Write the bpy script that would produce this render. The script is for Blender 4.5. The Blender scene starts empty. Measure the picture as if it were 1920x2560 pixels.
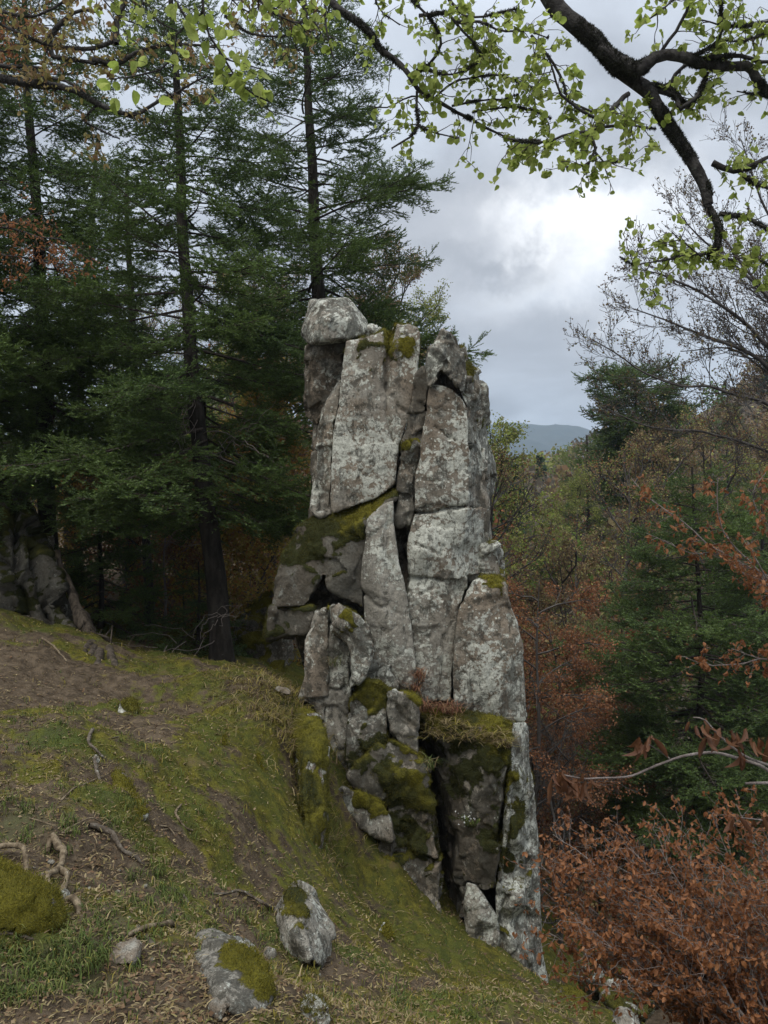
import bpy, bmesh, math
import numpy as np
from mathutils import Vector, Matrix, Euler
from mathutils.geometry import delaunay_2d_cdt

scene = bpy.context.scene
COL = scene.collection
rad = math.radians
F = 1971.0            # focal length in pixels of the 1920 x 2560 photograph
HX, HY = 960.0, 1235.0  # principal column, horizon row

# ------------------------------------------------------------------ camera
cam_d = bpy.data.cameras.new('camera'); cam = bpy.data.objects.new('camera', cam_d); COL.objects.link(cam)
cam.location = (0, 0, 0); cam.rotation_euler = (rad(90), 0, 0)
cam_d.sensor_fit = 'VERTICAL'; cam_d.sensor_height = 24.0; cam_d.lens = 24.0 * F / 2560.0
cam_d.shift_y = -(1280 - HY) / 2560.0
cam_d.clip_start = 0.05; cam_d.clip_end = 9000
scene.camera = cam

# ------------------------------------------------------------------ sky
def node(nt, typ, vals=None, **attrs):
    n = nt.nodes.new(typ)
    for k, v in attrs.items(): setattr(n, k, v)
    for k, v in (vals or {}).items():
        s = n.inputs[k]
        if isinstance(v, bpy.types.NodeSocket): nt.links.new(v, s)
        else: s.default_value = v
    return n
def mathn(nt, op, a, b=0.0, c=0.0, clamp=False):
    return node(nt, 'ShaderNodeMath', {0: a, 1: b, 2: c}, operation=op, use_clamp=clamp).outputs[0]
def vmath(nt, op, a, b=(0, 0, 0)):
    n = node(nt, 'ShaderNodeVectorMath', {0: a, 1: b}, operation=op)
    return n.outputs['Value'] if op in ('DOT_PRODUCT', 'LENGTH') else n.outputs[0]
def mixc(nt, fac, a, b, blend='MIX'):
    n = node(nt, 'ShaderNodeMix', data_type='RGBA', blend_type=blend)
    for k, v in ((0, fac), (6, a), (7, b)):
        if isinstance(v, bpy.types.NodeSocket): nt.links.new(v, n.inputs[k])
        else: n.inputs[k].default_value = (v if k == 0 else ((*v, 1) if len(v) == 3 else v))
    return n.outputs[2]
def ramp(nt, fac, lo, hi, a=0.0, b=1.0, smooth=True):
    n = node(nt, 'ShaderNodeMapRange', {0: fac, 1: lo, 2: hi, 3: a, 4: b}, interpolation_type='SMOOTHSTEP' if smooth else 'LINEAR')
    return n.outputs[0]
def noise(nt, vec, scale, detail=4.0, rough=0.55, dist=0.0):
    return node(nt, 'ShaderNodeTexNoise', {'Vector': vec, 'Scale': scale, 'Detail': detail, 'Roughness': rough, 'Distortion': dist}).outputs[0]

SUN_EL, SUN_AZ = rad(58), rad(205)    # azimuth measured clockwise from the view direction
world = bpy.data.worlds.new('World'); scene.world = world; world.use_nodes = True
nt = world.node_tree; nt.nodes.clear()
tc = node(nt, 'ShaderNodeTexCoord').outputs['Generated']
nish = node(nt, 'ShaderNodeTexSky', sky_type='NISHITA', sun_disc=False, sun_elevation=SUN_EL, sun_rotation=SUN_AZ)
d = vmath(nt, 'NORMALIZE', tc)
sep = node(nt, 'ShaderNodeSeparateXYZ', {0: d})
z = mathn(nt, 'MAXIMUM', sep.outputs[2], 0.0)
den = mathn(nt, 'ADD', z, 0.16)
uv = node(nt, 'ShaderNodeCombineXYZ', {0: mathn(nt, 'DIVIDE', sep.outputs[0], den), 1: mathn(nt, 'DIVIDE', sep.outputs[1], den), 2: 0.37}).outputs[0]
warp = node(nt, 'ShaderNodeTexNoise', {'Vector': uv, 'Scale': 0.9, 'Detail': 3.0}).outputs['Color']
uvw = vmath(nt, 'ADD', uv, node(nt, 'ShaderNodeVectorMath', {0: warp, 3: 0.55}, operation='SCALE').outputs[0])
c1 = noise(nt, uvw, 0.85, 7.0, 0.5)
c2 = noise(nt, vmath(nt, 'ADD', uvw, (7.3, 2.1, 0)), 2.1, 6.0, 0.5)
cl = mathn(nt, 'ADD', mathn(nt, 'MULTIPLY', c1, 0.62), mathn(nt, 'MULTIPLY', c2, 0.38))
cloud = ramp(nt, cl, 0.42, 0.60)
# thin place in the cloud deck where the daylight comes through, and the grey cloud below it
def dirv(px, py):
    v = Vector(((px - HX) / F, 1.0, -(py - HY) / F)); v.normalize(); return tuple(v)
def blob(px, py, wx, wy):
    v = Vector(dirv(px, py)); r = v.cross(Vector((0, 0, 1))).normalized(); u = r.cross(v)
    a = mathn(nt, 'DIVIDE', vmath(nt, 'DOT_PRODUCT', dn, tuple(r)), wx)
    b = mathn(nt, 'DIVIDE', vmath(nt, 'DOT_PRODUCT', dn, tuple(u)), wy)
    s = mathn(nt, 'ADD', mathn(nt, 'MULTIPLY', a, a), mathn(nt, 'MULTIPLY', b, b))
    front = ramp(nt, vmath(nt, 'DOT_PRODUCT', d, tuple(v)), 0.2, 0.5)
    return mathn(nt, 'MULTIPLY', mathn(nt, 'EXPONENT', mathn(nt, 'MULTIPLY', s, -1.0)), front)
wob = node(nt, 'ShaderNodeTexNoise', {'Vector': d, 'Scale': 8.0, 'Detail': 8.0, 'Roughness': 0.6}).outputs['Color']
dn = vmath(nt, 'ADD', d, node(nt, 'ShaderNodeVectorMath', {0: vmath(nt, 'SUBTRACT', wob, (.5, .5, .5)), 3: 0.27}, operation='SCALE').outputs[0])
glow = mathn(nt, 'ADD', mathn(nt, 'MULTIPLY', blob(1440, 590, .085, .045), 0.85), mathn(nt, 'MULTIPLY', blob(1440, 640, .30, .12), 0.30))
dark = mathn(nt, 'ADD', mathn(nt, 'MULTIPLY', blob(1225, 635, .095, .030), 0.80), mathn(nt, 'MULTIPLY', blob(1290, 850, .40, .05), 0.45))
base = mixc(nt, cloud, (0.27, 0.287, 0.32), (0.475, 0.518, 0.58))
zen = ramp(nt, z, 0.45, 1.0, 1.0, 4.2)             # an overcast sky is some four times as bright overhead
base = mixc(nt, 1.0, base, node(nt, 'ShaderNodeCombineXYZ', {0: zen, 1: zen, 2: zen}).outputs[0], 'MULTIPLY')
hor = ramp(nt, z, 0.0, 0.26, 0.66, 1.0)
base = mixc(nt, 1.0, base, node(nt, 'ShaderNodeCombineXYZ', {0: hor, 1: hor, 2: hor}).outputs[0], 'MULTIPLY')
base = mixc(nt, mathn(nt, 'MULTIPLY', glow, 1.0, clamp=True), base, (0.95, 0.96, 0.97))
base = mixc(nt, mathn(nt, 'MULTIPLY', dark, 1.0, clamp=True), base, (0.255, 0.268, 0.293))
nishs = node(nt, 'ShaderNodeVectorMath', {0: nish.outputs[0], 3: 0.10}, operation='SCALE').outputs[0]
skyc = mixc(nt, 0.93, nishs, base)                     # thick cloud over the clear-sky model
bg = node(nt, 'ShaderNodeBackground', {'Color': skyc, 'Strength': 1.0})
nt.links.new(bg.outputs[0], node(nt, 'ShaderNodeOutputWorld').inputs[0])

# ------------------------------------------------------------------ sun (behind thick cloud: weak and very soft)
sun_d = bpy.data.lights.new('sun', 'SUN'); sun_d.energy = 1.5; sun_d.angle = rad(35); sun_d.color = (1.0, 0.965, 0.91)
sun = bpy.data.objects.new('sun', sun_d); COL.objects.link(sun)
sdir = Vector((math.sin(SUN_AZ) * math.cos(SUN_EL), math.cos(SUN_AZ) * math.cos(SUN_EL), math.sin(SUN_EL)))
sun.rotation_euler = sdir.to_track_quat('Z', 'Y').to_euler()

scene.view_settings.view_transform = 'Standard'; scene.view_settings.look = 'None'
scene.view_settings.exposure = 0.58; scene.view_settings.gamma = 1.0; scene.view_settings.use_curve_mapping = False
scene.render.engine = 'CYCLES'
cy = scene.cycles
cy.max_bounces = 6; cy.diffuse_bounces = 4; cy.glossy_bounces = 2; cy.transmission_bounces = 3; cy.transparent_max_bounces = 6; cy.volume_bounces = 0
cy.use_denoising = True
cy.sample_clamp_indirect = 4.0

# ------------------------------------------------------------------ helpers
def P(px, py, Y):
    """the point at distance Y along the view that the photograph shows at pixel px, py"""
    return np.array([(px - HX) / F * Y, Y, -(py - HY) / F * Y])
def Pv(p): return Vector(P(*p))
_perm = np.random.RandomState(5).permutation(256); _perm = np.concatenate([_perm, _perm, _perm])
_grad = np.random.RandomState(6).normal(size=(256, 3)); _grad /= np.linalg.norm(_grad, axis=1)[:, None]
def perlin(p):
    p = np.asarray(p, float); i = np.floor(p).astype(int); f = p - i; i &= 255
    u = f * f * f * (f * (f * 6 - 15) + 10); out = 0
    for dx in (0, 1):
        for dy in (0, 1):
            for dz in (0, 1):
                h = _perm[_perm[_perm[i[:, 0] + dx] + ((i[:, 1] + dy) & 255)] + ((i[:, 2] + dz) & 255)]
                g = (_grad[h] * (f - (dx, dy, dz))).sum(1)
                w = (u[:, 0] if dx else 1 - u[:, 0]) * (u[:, 1] if dy else 1 - u[:, 1]) * (u[:, 2] if dz else 1 - u[:, 2])
                out = out + g * w
    return out * 1.6
def fbm(p, o=4, gain=0.5, lac=2.03):
    p = np.asarray(p, float); s = 0; a = 1.0
    for k in range(o):
        s = s + a * perlin(p + 17.3 * k); p = p * lac; a *= gain
    return s
def sm(x, a, b):
    t = np.clip((x - a) / (b - a), 0, 1); return t * t * (3 - 2 * t)

def link(o, parent=None):
    COL.objects.link(o)
    if parent is not None: o.parent = parent
    return o
def raw_mesh(name, V, faces, mats, midx=None, smooth=False, attrs=None):
    """V (n,3); faces: list of index arrays (m,3) and/or (m,4)"""
    me = bpy.data.meshes.new(name); V = np.ascontiguousarray(V, np.float32)
    fs = [np.asarray(f, np.int32) for f in (faces if isinstance(faces, list) else [faces]) if len(f)]
    loops = np.concatenate([f.ravel() for f in fs]); cnt = np.concatenate([np.full(len(f), f.shape[1], np.int32) for f in fs])
    st = np.concatenate([[0], np.cumsum(cnt)[:-1]]).astype(np.int32)
    me.vertices.add(len(V)); me.vertices.foreach_set('co', V.ravel())
    me.loops.add(len(loops)); me.loops.foreach_set('vertex_index', loops)
    me.polygons.add(len(cnt)); me.polygons.foreach_set('loop_start', st)
    for m in (mats if isinstance(mats, (list, tuple)) else [mats]): me.materials.append(m)
    if midx is not None: me.polygons.foreach_set('material_index', np.asarray(midx, np.int32))
    if smooth: me.polygons.foreach_set('use_smooth', np.ones(len(cnt), bool))
    for k, a in (attrs or {}).items():
        a = np.asarray(a, np.float32)
        if a.ndim == 1:
            at = me.attributes.new(k, 'FLOAT', 'POINT'); at.data.foreach_set('value', a)
        else:
            at = me.attributes.new(k, 'FLOAT_COLOR', 'POINT')
            at.data.foreach_set('color', np.concatenate([a, np.ones((len(a), 1), np.float32)], 1).ravel())
    me.update(calc_edges=True); me.validate(clean_customdata=False)
    return me
def mesh_obj(name, me, parent=None, loc=None):
    o = bpy.data.objects.new(name, me); link(o, parent)
    if loc is not None: o.location = loc
    return o
def tag(o, label=None, cat=None, group=None, kind=None):
    for k, v in (('label', label), ('category', cat), ('group', group), ('kind', kind)):
        if v: o[k] = v
    return o
def empty(name, loc, label, cat, group=None):
    o = bpy.data.objects.new(name, None); link(o); o.location = loc; o.empty_display_size = .2
    return tag(o, label, cat, group)
def copy_tree(o, parent=None):
    c = o.copy(); COL.objects.link(c); c.parent = parent
    for ch in o.children: copy_tree(ch, c)
    return c

def tube_arrays(paths, sides=5, rough=0.0, rng=None):
    """paths: list of (points (n,3), radii (n,)) -> V, quads"""
    VV, QQ, off = [], [], 0
    ang = np.arange(sides) / sides * 2 * np.pi
    for pts, r in paths:
        pts = np.asarray(pts, float); n = len(pts); r = np.broadcast_to(np.asarray(r, float), (n,))
        t = np.gradient(pts, axis=0); t /= np.linalg.norm(t, axis=1)[:, None] + 1e-9
        ref = np.array([0, 0, 1.0]) if abs(t[:, 2]).mean() < .8 else np.array([1.0, 0, 0])
        a = np.cross(t, ref); a /= np.linalg.norm(a, axis=1)[:, None] + 1e-9; b = np.cross(t, a)
        rr = r[:, None] * np.ones((1, sides))
        if rough and rng is not None: rr = rr * (1 + rough * rng.uniform(-1, 1, rr.shape))
        v = pts[:, None] + rr[..., None] * (np.cos(ang)[None, :, None] * a[:, None] + np.sin(ang)[None, :, None] * b[:, None])
        VV.append(v.reshape(-1, 3))
        i = np.arange(n - 1)[:, None] * sides + np.arange(sides)[None]; j = np.arange(n - 1)[:, None] * sides + (np.arange(sides)[None] + 1) % sides
        QQ.append((np.stack([i, j, j + sides, i + sides], -1).reshape(-1, 4) + off)); off += n * sides
    return np.concatenate(VV), np.concatenate(QQ)
def catmull(pts, step):
    pts = np.asarray(pts, float)
    if len(pts) < 3:
        n = max(2, int(np.linalg.norm(pts[-1] - pts[0]) / step)); return pts[0] + (pts[-1] - pts[0]) * np.linspace(0, 1, n + 1)[:, None]
    q = np.concatenate([[2 * pts[0] - pts[1]], pts, [2 * pts[-1] - pts[-2]]]); out = []
    for k in range(len(pts) - 1):
        p0, p1, p2, p3 = q[k:k + 4]; n = max(1, int(np.linalg.norm(p2[:3] - p1[:3]) / step))
        for t in np.arange(n) / n:
            out.append(.5 * (2 * p1 + (p2 - p0) * t + (2 * p0 - 5 * p1 + 4 * p2 - p3) * t * t + (3 * p1 - p0 - 3 * p2 + p3) * t ** 3))
    out.append(pts[-1]); return np.array(out)
def wobble(pts, amp, freq, seed):
    return pts + amp * np.stack([perlin(pts * freq + seed + 31 * k) for k in range(3)], 1)
def rotmats(rng, n, up=None):
    q = rng.normal(size=(n, 4)); q /= np.linalg.norm(q, axis=1)[:, None]; w, x, y, zz = q.T
    return np.stack([np.stack([1 - 2 * (y * y + zz * zz), 2 * (x * y - w * zz), 2 * (x * zz + w * y)], 1),
                     np.stack([2 * (x * y + w * zz), 1 - 2 * (x * x + zz * zz), 2 * (y * zz - w * x)], 1),
                     np.stack([2 * (x * zz - w * y), 2 * (y * zz + w * x), 1 - 2 * (x * x + y * y)], 1)], 1)
def frames(ydir, ndir):
    """(n,3,3) column frames: y along ydir, z close to ndir"""
    y = ydir / (np.linalg.norm(ydir, axis=1)[:, None] + 1e-9); x = np.cross(y, ndir); x /= np.linalg.norm(x, axis=1)[:, None] + 1e-9
    return np.stack([x, y, np.cross(x, y)], 2)
def stamp(V0, F0, pos, R, s):
    """copies of a small template mesh at every pos with rotation R and size s"""
    n, m = len(pos), len(V0)
    V = np.einsum('nij,mj->nmi', R, V0) * np.asarray(s).reshape(-1, 1, 1) + np.asarray(pos)[:, None]
    Fc = (np.asarray(F0)[None] + (np.arange(n) * m)[:, None, None]).reshape(-1, np.asarray(F0).shape[1])
    return V.reshape(-1, 3), Fc
def tps(xy, zv, lam=1e-4):
    xy = np.asarray(xy, float); n = len(xy)
    def U(r2): return np.where(r2 > 1e-12, r2 * np.log(r2 + 1e-12), 0)
    K = U(((xy[:, None] - xy[None]) ** 2).sum(-1)) + lam * np.eye(n); Q = np.concatenate([np.ones((n, 1)), xy], 1)
    A = np.block([[K, Q], [Q.T, np.zeros((3, 3))]]); w = np.linalg.solve(A, np.concatenate([zv, np.zeros(3)]))
    def f(q):
        q = np.asarray(q, float); out = np.empty(len(q))
        for s in range(0, len(q), 20000):
            c = q[s:s + 20000]; out[s:s + 20000] = U(((c[:, None] - xy[None]) ** 2).sum(-1)) @ w[:n] + w[n] + c @ w[n + 1:]
        return out
    return f

# ------------------------------------------------------------------ materials
def newmat(name):
    m = bpy.data.materials.new(name); m.use_nodes = True; t = m.node_tree; t.nodes.clear()
    out = node(t, 'ShaderNodeOutputMaterial'); return m, t, out
def attr(t, name, typ='GEOMETRY'):
    return node(t, 'ShaderNodeAttribute', attribute_name=name, attribute_type=typ)
def bsdf(t, col, rough=0.9, normal=None, spec=0.2):
    n = node(t, 'ShaderNodeBsdfPrincipled', {'Roughness': rough, 'Specular IOR Level': spec})
    if isinstance(col, bpy.types.NodeSocket): t.links.new(col, n.inputs['Base Color'])
    else: n.inputs['Base Color'].default_value = (*col, 1)
    if normal is not None: t.links.new(normal, n.inputs['Normal'])
    return n.outputs[0]
def bump(t, h, strength=0.5, dist=0.02):
    return node(t, 'ShaderNodeBump', {'Height': h, 'Strength': strength, 'Distance': dist}).outputs[0]

def rock_material():
    m, t, out = newmat('lichened_rock')
    A = lambda k: attr(t, k, 'OBJECT').outputs['Fac']
    pos = node(t, 'ShaderNodeVectorMath', {0: node(t, 'ShaderNodeNewGeometry').outputs['Position'], 3: A('grain')}, operation='SCALE').outputs[0]
    lich, brown, darkp = A('lichen'), A('brown'), A('stain')
    mpos = node(t, 'ShaderNodeMapping', {0: pos, 3: (1, 1, .33)}).outputs[0]
    n1 = noise(t, pos, 1.3, 5); n2 = noise(t, pos, 5.0, 7, .62); n3 = noise(t, pos, 34.0, 7, .75); n4 = noise(t, mpos, 4.5, 8, .70, .35)
    col = mixc(t, ramp(t, mathn(t, 'ADD', n1, mathn(t, 'SUBTRACT', brown, .5)), .38, .66), (.225, .205, .165), (.178, .143, .104))
    col = mixc(t, ramp(t, n2, .48, .70), col, (.29, .272, .225))
    vs = noise(t, node(t, 'ShaderNodeMapping', {0: pos, 3: (2.6, 2.6, .28)}).outputs[0], 1.0, 6, .65, .2); vg = ramp(t, vs, .32, .68, .70, 1.22, False)
    col = mixc(t, 1.0, col, node(t, 'ShaderNodeCombineXYZ', {0: vg, 1: vg, 2: vg}).outputs[0], 'MULTIPLY')
    # dark crustose lichen and water stains, stretched down the face
    n6 = noise(t, pos, 8.5, 9, .72, .4); n4 = mathn(t, 'ADD', mathn(t, 'MULTIPLY', mathn(t, 'MAXIMUM', n4, n6), .8), mathn(t, 'MULTIPLY', n6, .18))
    dk = ramp(t, mathn(t, 'ADD', n4, mathn(t, 'MULTIPLY', mathn(t, 'SUBTRACT', darkp, .5), .34)), .545, .585)
    # grey-white lichen: ragged patches and round spots
    n5 = noise(t, pos, 11.0, 9, .70, .3); lmask = noise(t, pos, 1.1, 4, .6)
    lich = mathn(t, 'ADD', lich, mathn(t, 'MULTIPLY', mathn(t, 'SUBTRACT', lmask, .5), 2.6))
    lp = ramp(t, mathn(t, 'ADD', n5, mathn(t, 'MULTIPLY', mathn(t, 'SUBTRACT', lich, .5), .30)), .535, .575)
    wv = vmath(t, 'ADD', pos, node(t, 'ShaderNodeVectorMath', {0: node(t, 'ShaderNodeTexNoise', {'Vector': pos, 'Scale': 22.0, 'Detail': 3.0}).outputs['Color'], 3: .028}, operation='SCALE').outputs[0])
    vo = node(t, 'ShaderNodeTexVoronoi', {'Vector': wv, 'Scale': 24.0, 'Randomness': 1.0})
    rnd = node(t, 'ShaderNodeSeparateColor', {0: vo.outputs['Color']}).outputs[0]
    rs = mathn(t, 'MULTIPLY', ramp(t, mathn(t, 'ADD', rnd, mathn(t, 'SUBTRACT', lich, .5)), .40, 1.15), .55)
    sp = ramp(t, mathn(t, 'SUBTRACT', rs, vo.outputs['Distance']), 0.0, .05)
    lcol = mixc(t, n3, (.33, .33, .27), (.54, .54, .46))
    col = mixc(t, mathn(t, 'MULTIPLY', mathn(t, 'MAXIMUM', lp, sp), .85), col, lcol)
    col = mixc(t, mathn(t, 'MULTIPLY', dk, .68), col, (.036, .034, .026))
    g = ramp(t, n3, .28, .72, .50, 1.48, False)
    col = mixc(t, 1.0, col, node(t, 'ShaderNodeCombineXYZ', {0: g, 1: g, 2: g}).outputs[0], 'MULTIPLY')
    pit = ramp(t, noise(t, pos, 46., 3, .6, .3), .60, .68); col = mixc(t, mathn(t, 'MULTIPLY', pit, .6), col, (.05, .045, .036))
    # moss, from the mesh
    mo = mathn(t, 'ADD', attr(t, 'moss').outputs['Fac'], mathn(t, 'MULTIPLY', mathn(t, 'SUBTRACT', n2, .5), 1.1))
    mo = mathn(t, 'ADD', mo, mathn(t, 'MULTIPLY', mathn(t, 'SUBTRACT', n3, .5), .5)); mf = ramp(t, mo, .44, .56)
    yel = attr(t, 'yellow').outputs['Fac']
    mcol = mixc(t, ramp(t, mathn(t, 'ADD', noise(t, pos, 4.0, 4), mathn(t, 'SUBTRACT', yel, .5)), .35, .75), (.034, .036, .011), (.135, .118, .014))
    mcol = mixc(t, ramp(t, noise(t, pos, 55.0, 3), .35, .7), mcol, mixc(t, .5, mcol, (.02, .02, .008)))
    col = mixc(t, mf, col, mcol)
    h = mathn(t, 'ADD', mathn(t, 'MULTIPLY', n2, .22), mathn(t, 'MULTIPLY', n3, .55)); h = mathn(t, 'ADD', h, mathn(t, 'MULTIPLY', noise(t, pos, 15., 5, .6), .4))
    h = mathn(t, 'ADD', h, mathn(t, 'MULTIPLY', mf, mathn(t, 'MULTIPLY', noise(t, pos, 70., 3), .8)))
    h = mathn(t, 'ADD', h, mathn(t, 'MULTIPLY', lp, .12))
    t.links.new(bsdf(t, col, .95, bump(t, h, .8, .035), .12), out.inputs[0]); return m
def color_material(name, rough=.85, transl=0.0, spec=.15):
    """colour from the mesh (one hue per leaf or blade); part of the light goes through"""
    m, t, out = newmat(name); c = attr(t, 'Col').outputs['Color']
    sh = bsdf(t, c, rough, None, spec)
    if transl:
        tr = node(t, 'ShaderNodeBsdfTranslucent', {'Color': c}).outputs[0]
        sh = node(t, 'ShaderNodeMixShader', {0: transl, 1: sh, 2: tr}).outputs[0]
    t.links.new(sh, out.inputs[0]); return m
def leaf_material(name, cols, transl=.45, rough=.6):
    """a leaf of its own: hue from the object's random number or the mesh's own number"""
    m, t, out = newmat(name)
    r = mathn(t, 'FRACT', mathn(t, 'ADD', node(t, 'ShaderNodeObjectInfo').outputs['Random'], attr(t, 'tint').outputs['Fac']))
    cr = node(t, 'ShaderNodeValToRGB', {0: r}); e = cr.color_ramp.elements
    e[0].color = (*cols[0], 1); e[1].color = (*cols[-1], 1)
    for k in range(1, len(cols) - 1):
        x = e.new(k / (len(cols) - 1)); x.color = (*cols[k], 1)
    c = cr.outputs[0]
    vein = noise(t, node(t, 'ShaderNodeNewGeometry').outputs['Position'], 90., 2)
    c = mixc(t, ramp(t, vein, .3, .7, 0, .35), c, mixc(t, .6, c, (0, 0, 0)))
    tr = node(t, 'ShaderNodeBsdfTranslucent', {'Color': c}).outputs[0]
    t.links.new(node(t, 'ShaderNodeMixShader', {0: transl, 1: bsdf(t, c, rough, None, .25), 2: tr}).outputs[0], out.inputs[0]); return m
def bark_material(name, a, b, lich=(.2, .21, .17), lf=.62, scale=9.0, stretch=.3, mossy=None):
    m, t, out = newmat(name); pos = node(t, 'ShaderNodeNewGeometry').outputs['Position']
    mp = node(t, 'ShaderNodeMapping', {0: pos, 3: (1, 1, stretch)}).outputs[0]
    n1 = noise(t, mp, scale, 8, .65); n2 = noise(t, pos, scale * 1.7, 6, .6, .4)
    c = mixc(t, ramp(t, n1, .35, .68), a, b); c = mixc(t, mathn(t, 'MULTIPLY', ramp(t, n2, lf, lf + .06), .8), c, lich)
    if mossy:
        up = node(t, 'ShaderNodeSeparateXYZ', {0: node(t, 'ShaderNodeNewGeometry').outputs['Normal']}).outputs[2]
        c = mixc(t, ramp(t, mathn(t, 'ADD', mathn(t, 'MULTIPLY', up, .25), noise(t, pos, scale, 5)), .5, .62), c, mossy)
    t.links.new(bsdf(t, c, .95, bump(t, mathn(t, 'ADD', n1, n2), .9, .02), .1), out.inputs[0]); return m
def ground_material():
    m, t, out = newmat('forest_floor'); pos = node(t, 'ShaderNodeNewGeometry').outputs['Position']
    sp = node(t, 'ShaderNodeSeparateColor', {0: attr(t, 'mix').outputs['Color']})
    n1 = noise(t, pos, 2.2, 6, .6); n2 = noise(t, pos, 11., 7, .65); n3 = noise(t, pos, 60., 5, .65)
    soil = mixc(t, ramp(t, n2, .35, .7), (.047, .035, .023), (.118, .088, .058))
    vo = node(t, 'ShaderNodeTexVoronoi', {'Vector': node(t, 'ShaderNodeMapping', {0: pos, 3: (1, 1.7, 1.3)}).outputs[0], 'Scale': 46.0})
    vr = node(t, 'ShaderNodeSeparateColor', {0: vo.outputs['Color']})
    lit = mathn(t, 'MULTIPLY', ramp(t, vr.outputs[0], .55, .62), ramp(t, vo.outputs['Distance'], .42, .30))
    soil = mixc(t, mathn(t, 'MULTIPLY', lit, .7), soil, mixc(t, vr.outputs[1], (.085, .052, .03), (.21, .15, .085)))
    moss = mixc(t, ramp(t, n2, .35, .68), (.068, .064, .016), (.185, .160, .026))
    moss = mixc(t, ramp(t, n3, .35, .75), mixc(t, .55, moss, (.012, .012, .005)), moss)
    moss = mixc(t, ramp(t, n1, .40, .62), mixc(t, .55, moss, (.055, .070, .018)), moss); moss = mixc(t, ramp(t, noise(t, pos, 3.7, 5, .6), .56, .74), moss, (.095, .072, .032))
    mf = ramp(t, mathn(t, 'ADD', sp.outputs[0], mathn(t, 'MULTIPLY', mathn(t, 'SUBTRACT', n2, .5), .9)), .38, .62)
    col = mixc(t, mf, soil, moss)
    col = mixc(t, ramp(t, mathn(t, 'ADD', sp.outputs[1], mathn(t, 'SUBTRACT', n2, .5)), .5, .9, 0, .6), col, (.045, .062, .018))
    h = mathn(t, 'ADD', mathn(t, 'MULTIPLY', n2, .6), mathn(t, 'MULTIPLY', n3, .5)); h = mathn(t, 'ADD', h, mathn(t, 'MULTIPLY', lit, .2))
    t.links.new(bsdf(t, col, 1.0, bump(t, h, .9, .03), .05), out.inputs[0]); return m
def plain(name, a, b, scale=6., rough=.95):
    m, t, out = newmat(name); pos = node(t, 'ShaderNodeNewGeometry').outputs['Position']
    n = noise(t, pos, scale, 7, .6)
    t.links.new(bsdf(t, mixc(t, ramp(t, n, .35, .68), a, b), rough, bump(t, n, .6, .05), .08), out.inputs[0]); return m
def needle_material():
    m, t, out = newmat('fir_needles')
    r = node(t, 'ShaderNodeObjectInfo').outputs['Random']; tip = attr(t, 'tint').outputs['Fac']
    c = mixc(t, r, (.048, .082, .024), (.086, .130, .030)); c = mixc(t, mathn(t, 'MULTIPLY', tip, .85), c, (.125, .180, .040))
    tr = node(t, 'ShaderNodeBsdfTranslucent', {'Color': c}).outputs[0]
    t.links.new(node(t, 'ShaderNodeMixShader', {0: .38, 1: bsdf(t, c, .55, None, .3), 2: tr}).outputs[0], out.inputs[0]); return m
M_ROCK = rock_material(); M_GROUND = ground_material(); M_NEEDLE = needle_material()
M_BLADE = color_material('grass_and_litter', .8, .25); M_MOSS = color_material('moss_fuzz', 1.0, .15, .05)
M_CROWN = color_material('distant_foliage', .85, .35, .1)
M_FIRBARK = bark_material('fir_bark', (.020, .017, .014), (.056, .048, .039), (.12, .125, .10), .66)
M_BEECHBARK = bark_material('beech_bark', (.030, .027, .025), (.075, .069, .062), (.12, .125, .105), .63, 22., .8)
M_TWIG = bark_material('twig_bark', (.042, .032, .027), (.085, .07, .058), (.14, .14, .12), .7, 30.)
M_PALETWIG = bark_material('pale_twig_bark', (.13, .105, .09), (.24, .205, .18), (.3, .29, .26), .7, 30.)
M_FARBARK = bark_material('far_bark', (.045, .038, .033), (.10, .09, .08), (.17, .17, .15), .66, 3.)
M_DEAD = bark_material('bleached_dead_wood', (.085, .062, .038), (.25, .195, .125), (.33, .30, .23), .66, 24., .5)
M_DEADDARK = bark_material('weathered_dead_wood', (.06, .046, .033), (.165, .138, .105), (.28, .27, .23), .62, 20., .5)
M_ROTTEN = bark_material('rotten_wood', (.030, .024, .018), (.10, .08, .06), (.16, .16, .12), .66, 16., .4)
M_GREENLEAF = leaf_material('young_beech_leaf', [(.23, .29, .055), (.33, .39, .085), (.38, .42, .12), (.28, .35, .065)], .6)
M_BROWNLEAF = leaf_material('withered_beech_leaf', [(.20, .074, .027), (.31, .125, .045), (.37, .17, .072), (.24, .095, .036), (.15, .062, .028)], .45)
M_DARKLEAF = leaf_material('withered_dark_leaf', [(.060, .022, .009), (.105, .042, .017), (.135, .060, .026), (.08, .032, .013)], .3)
M_BUDLEAF = leaf_material('bronze_young_leaf', [(.20, .12, .06), (.27, .24, .07), (.25, .14, .07), (.32, .31, .09)], .5)
M_LICHEN = color_material('bark_lichen', 1.0, .1, .05)
M_HILL = plain('wooded_mountain', (.012, .022, .014), (.030, .036, .022), .02)
M_PETAL = plain('white_petal', (.75, .75, .72), (.8, .8, .78), 40., .6)

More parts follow.
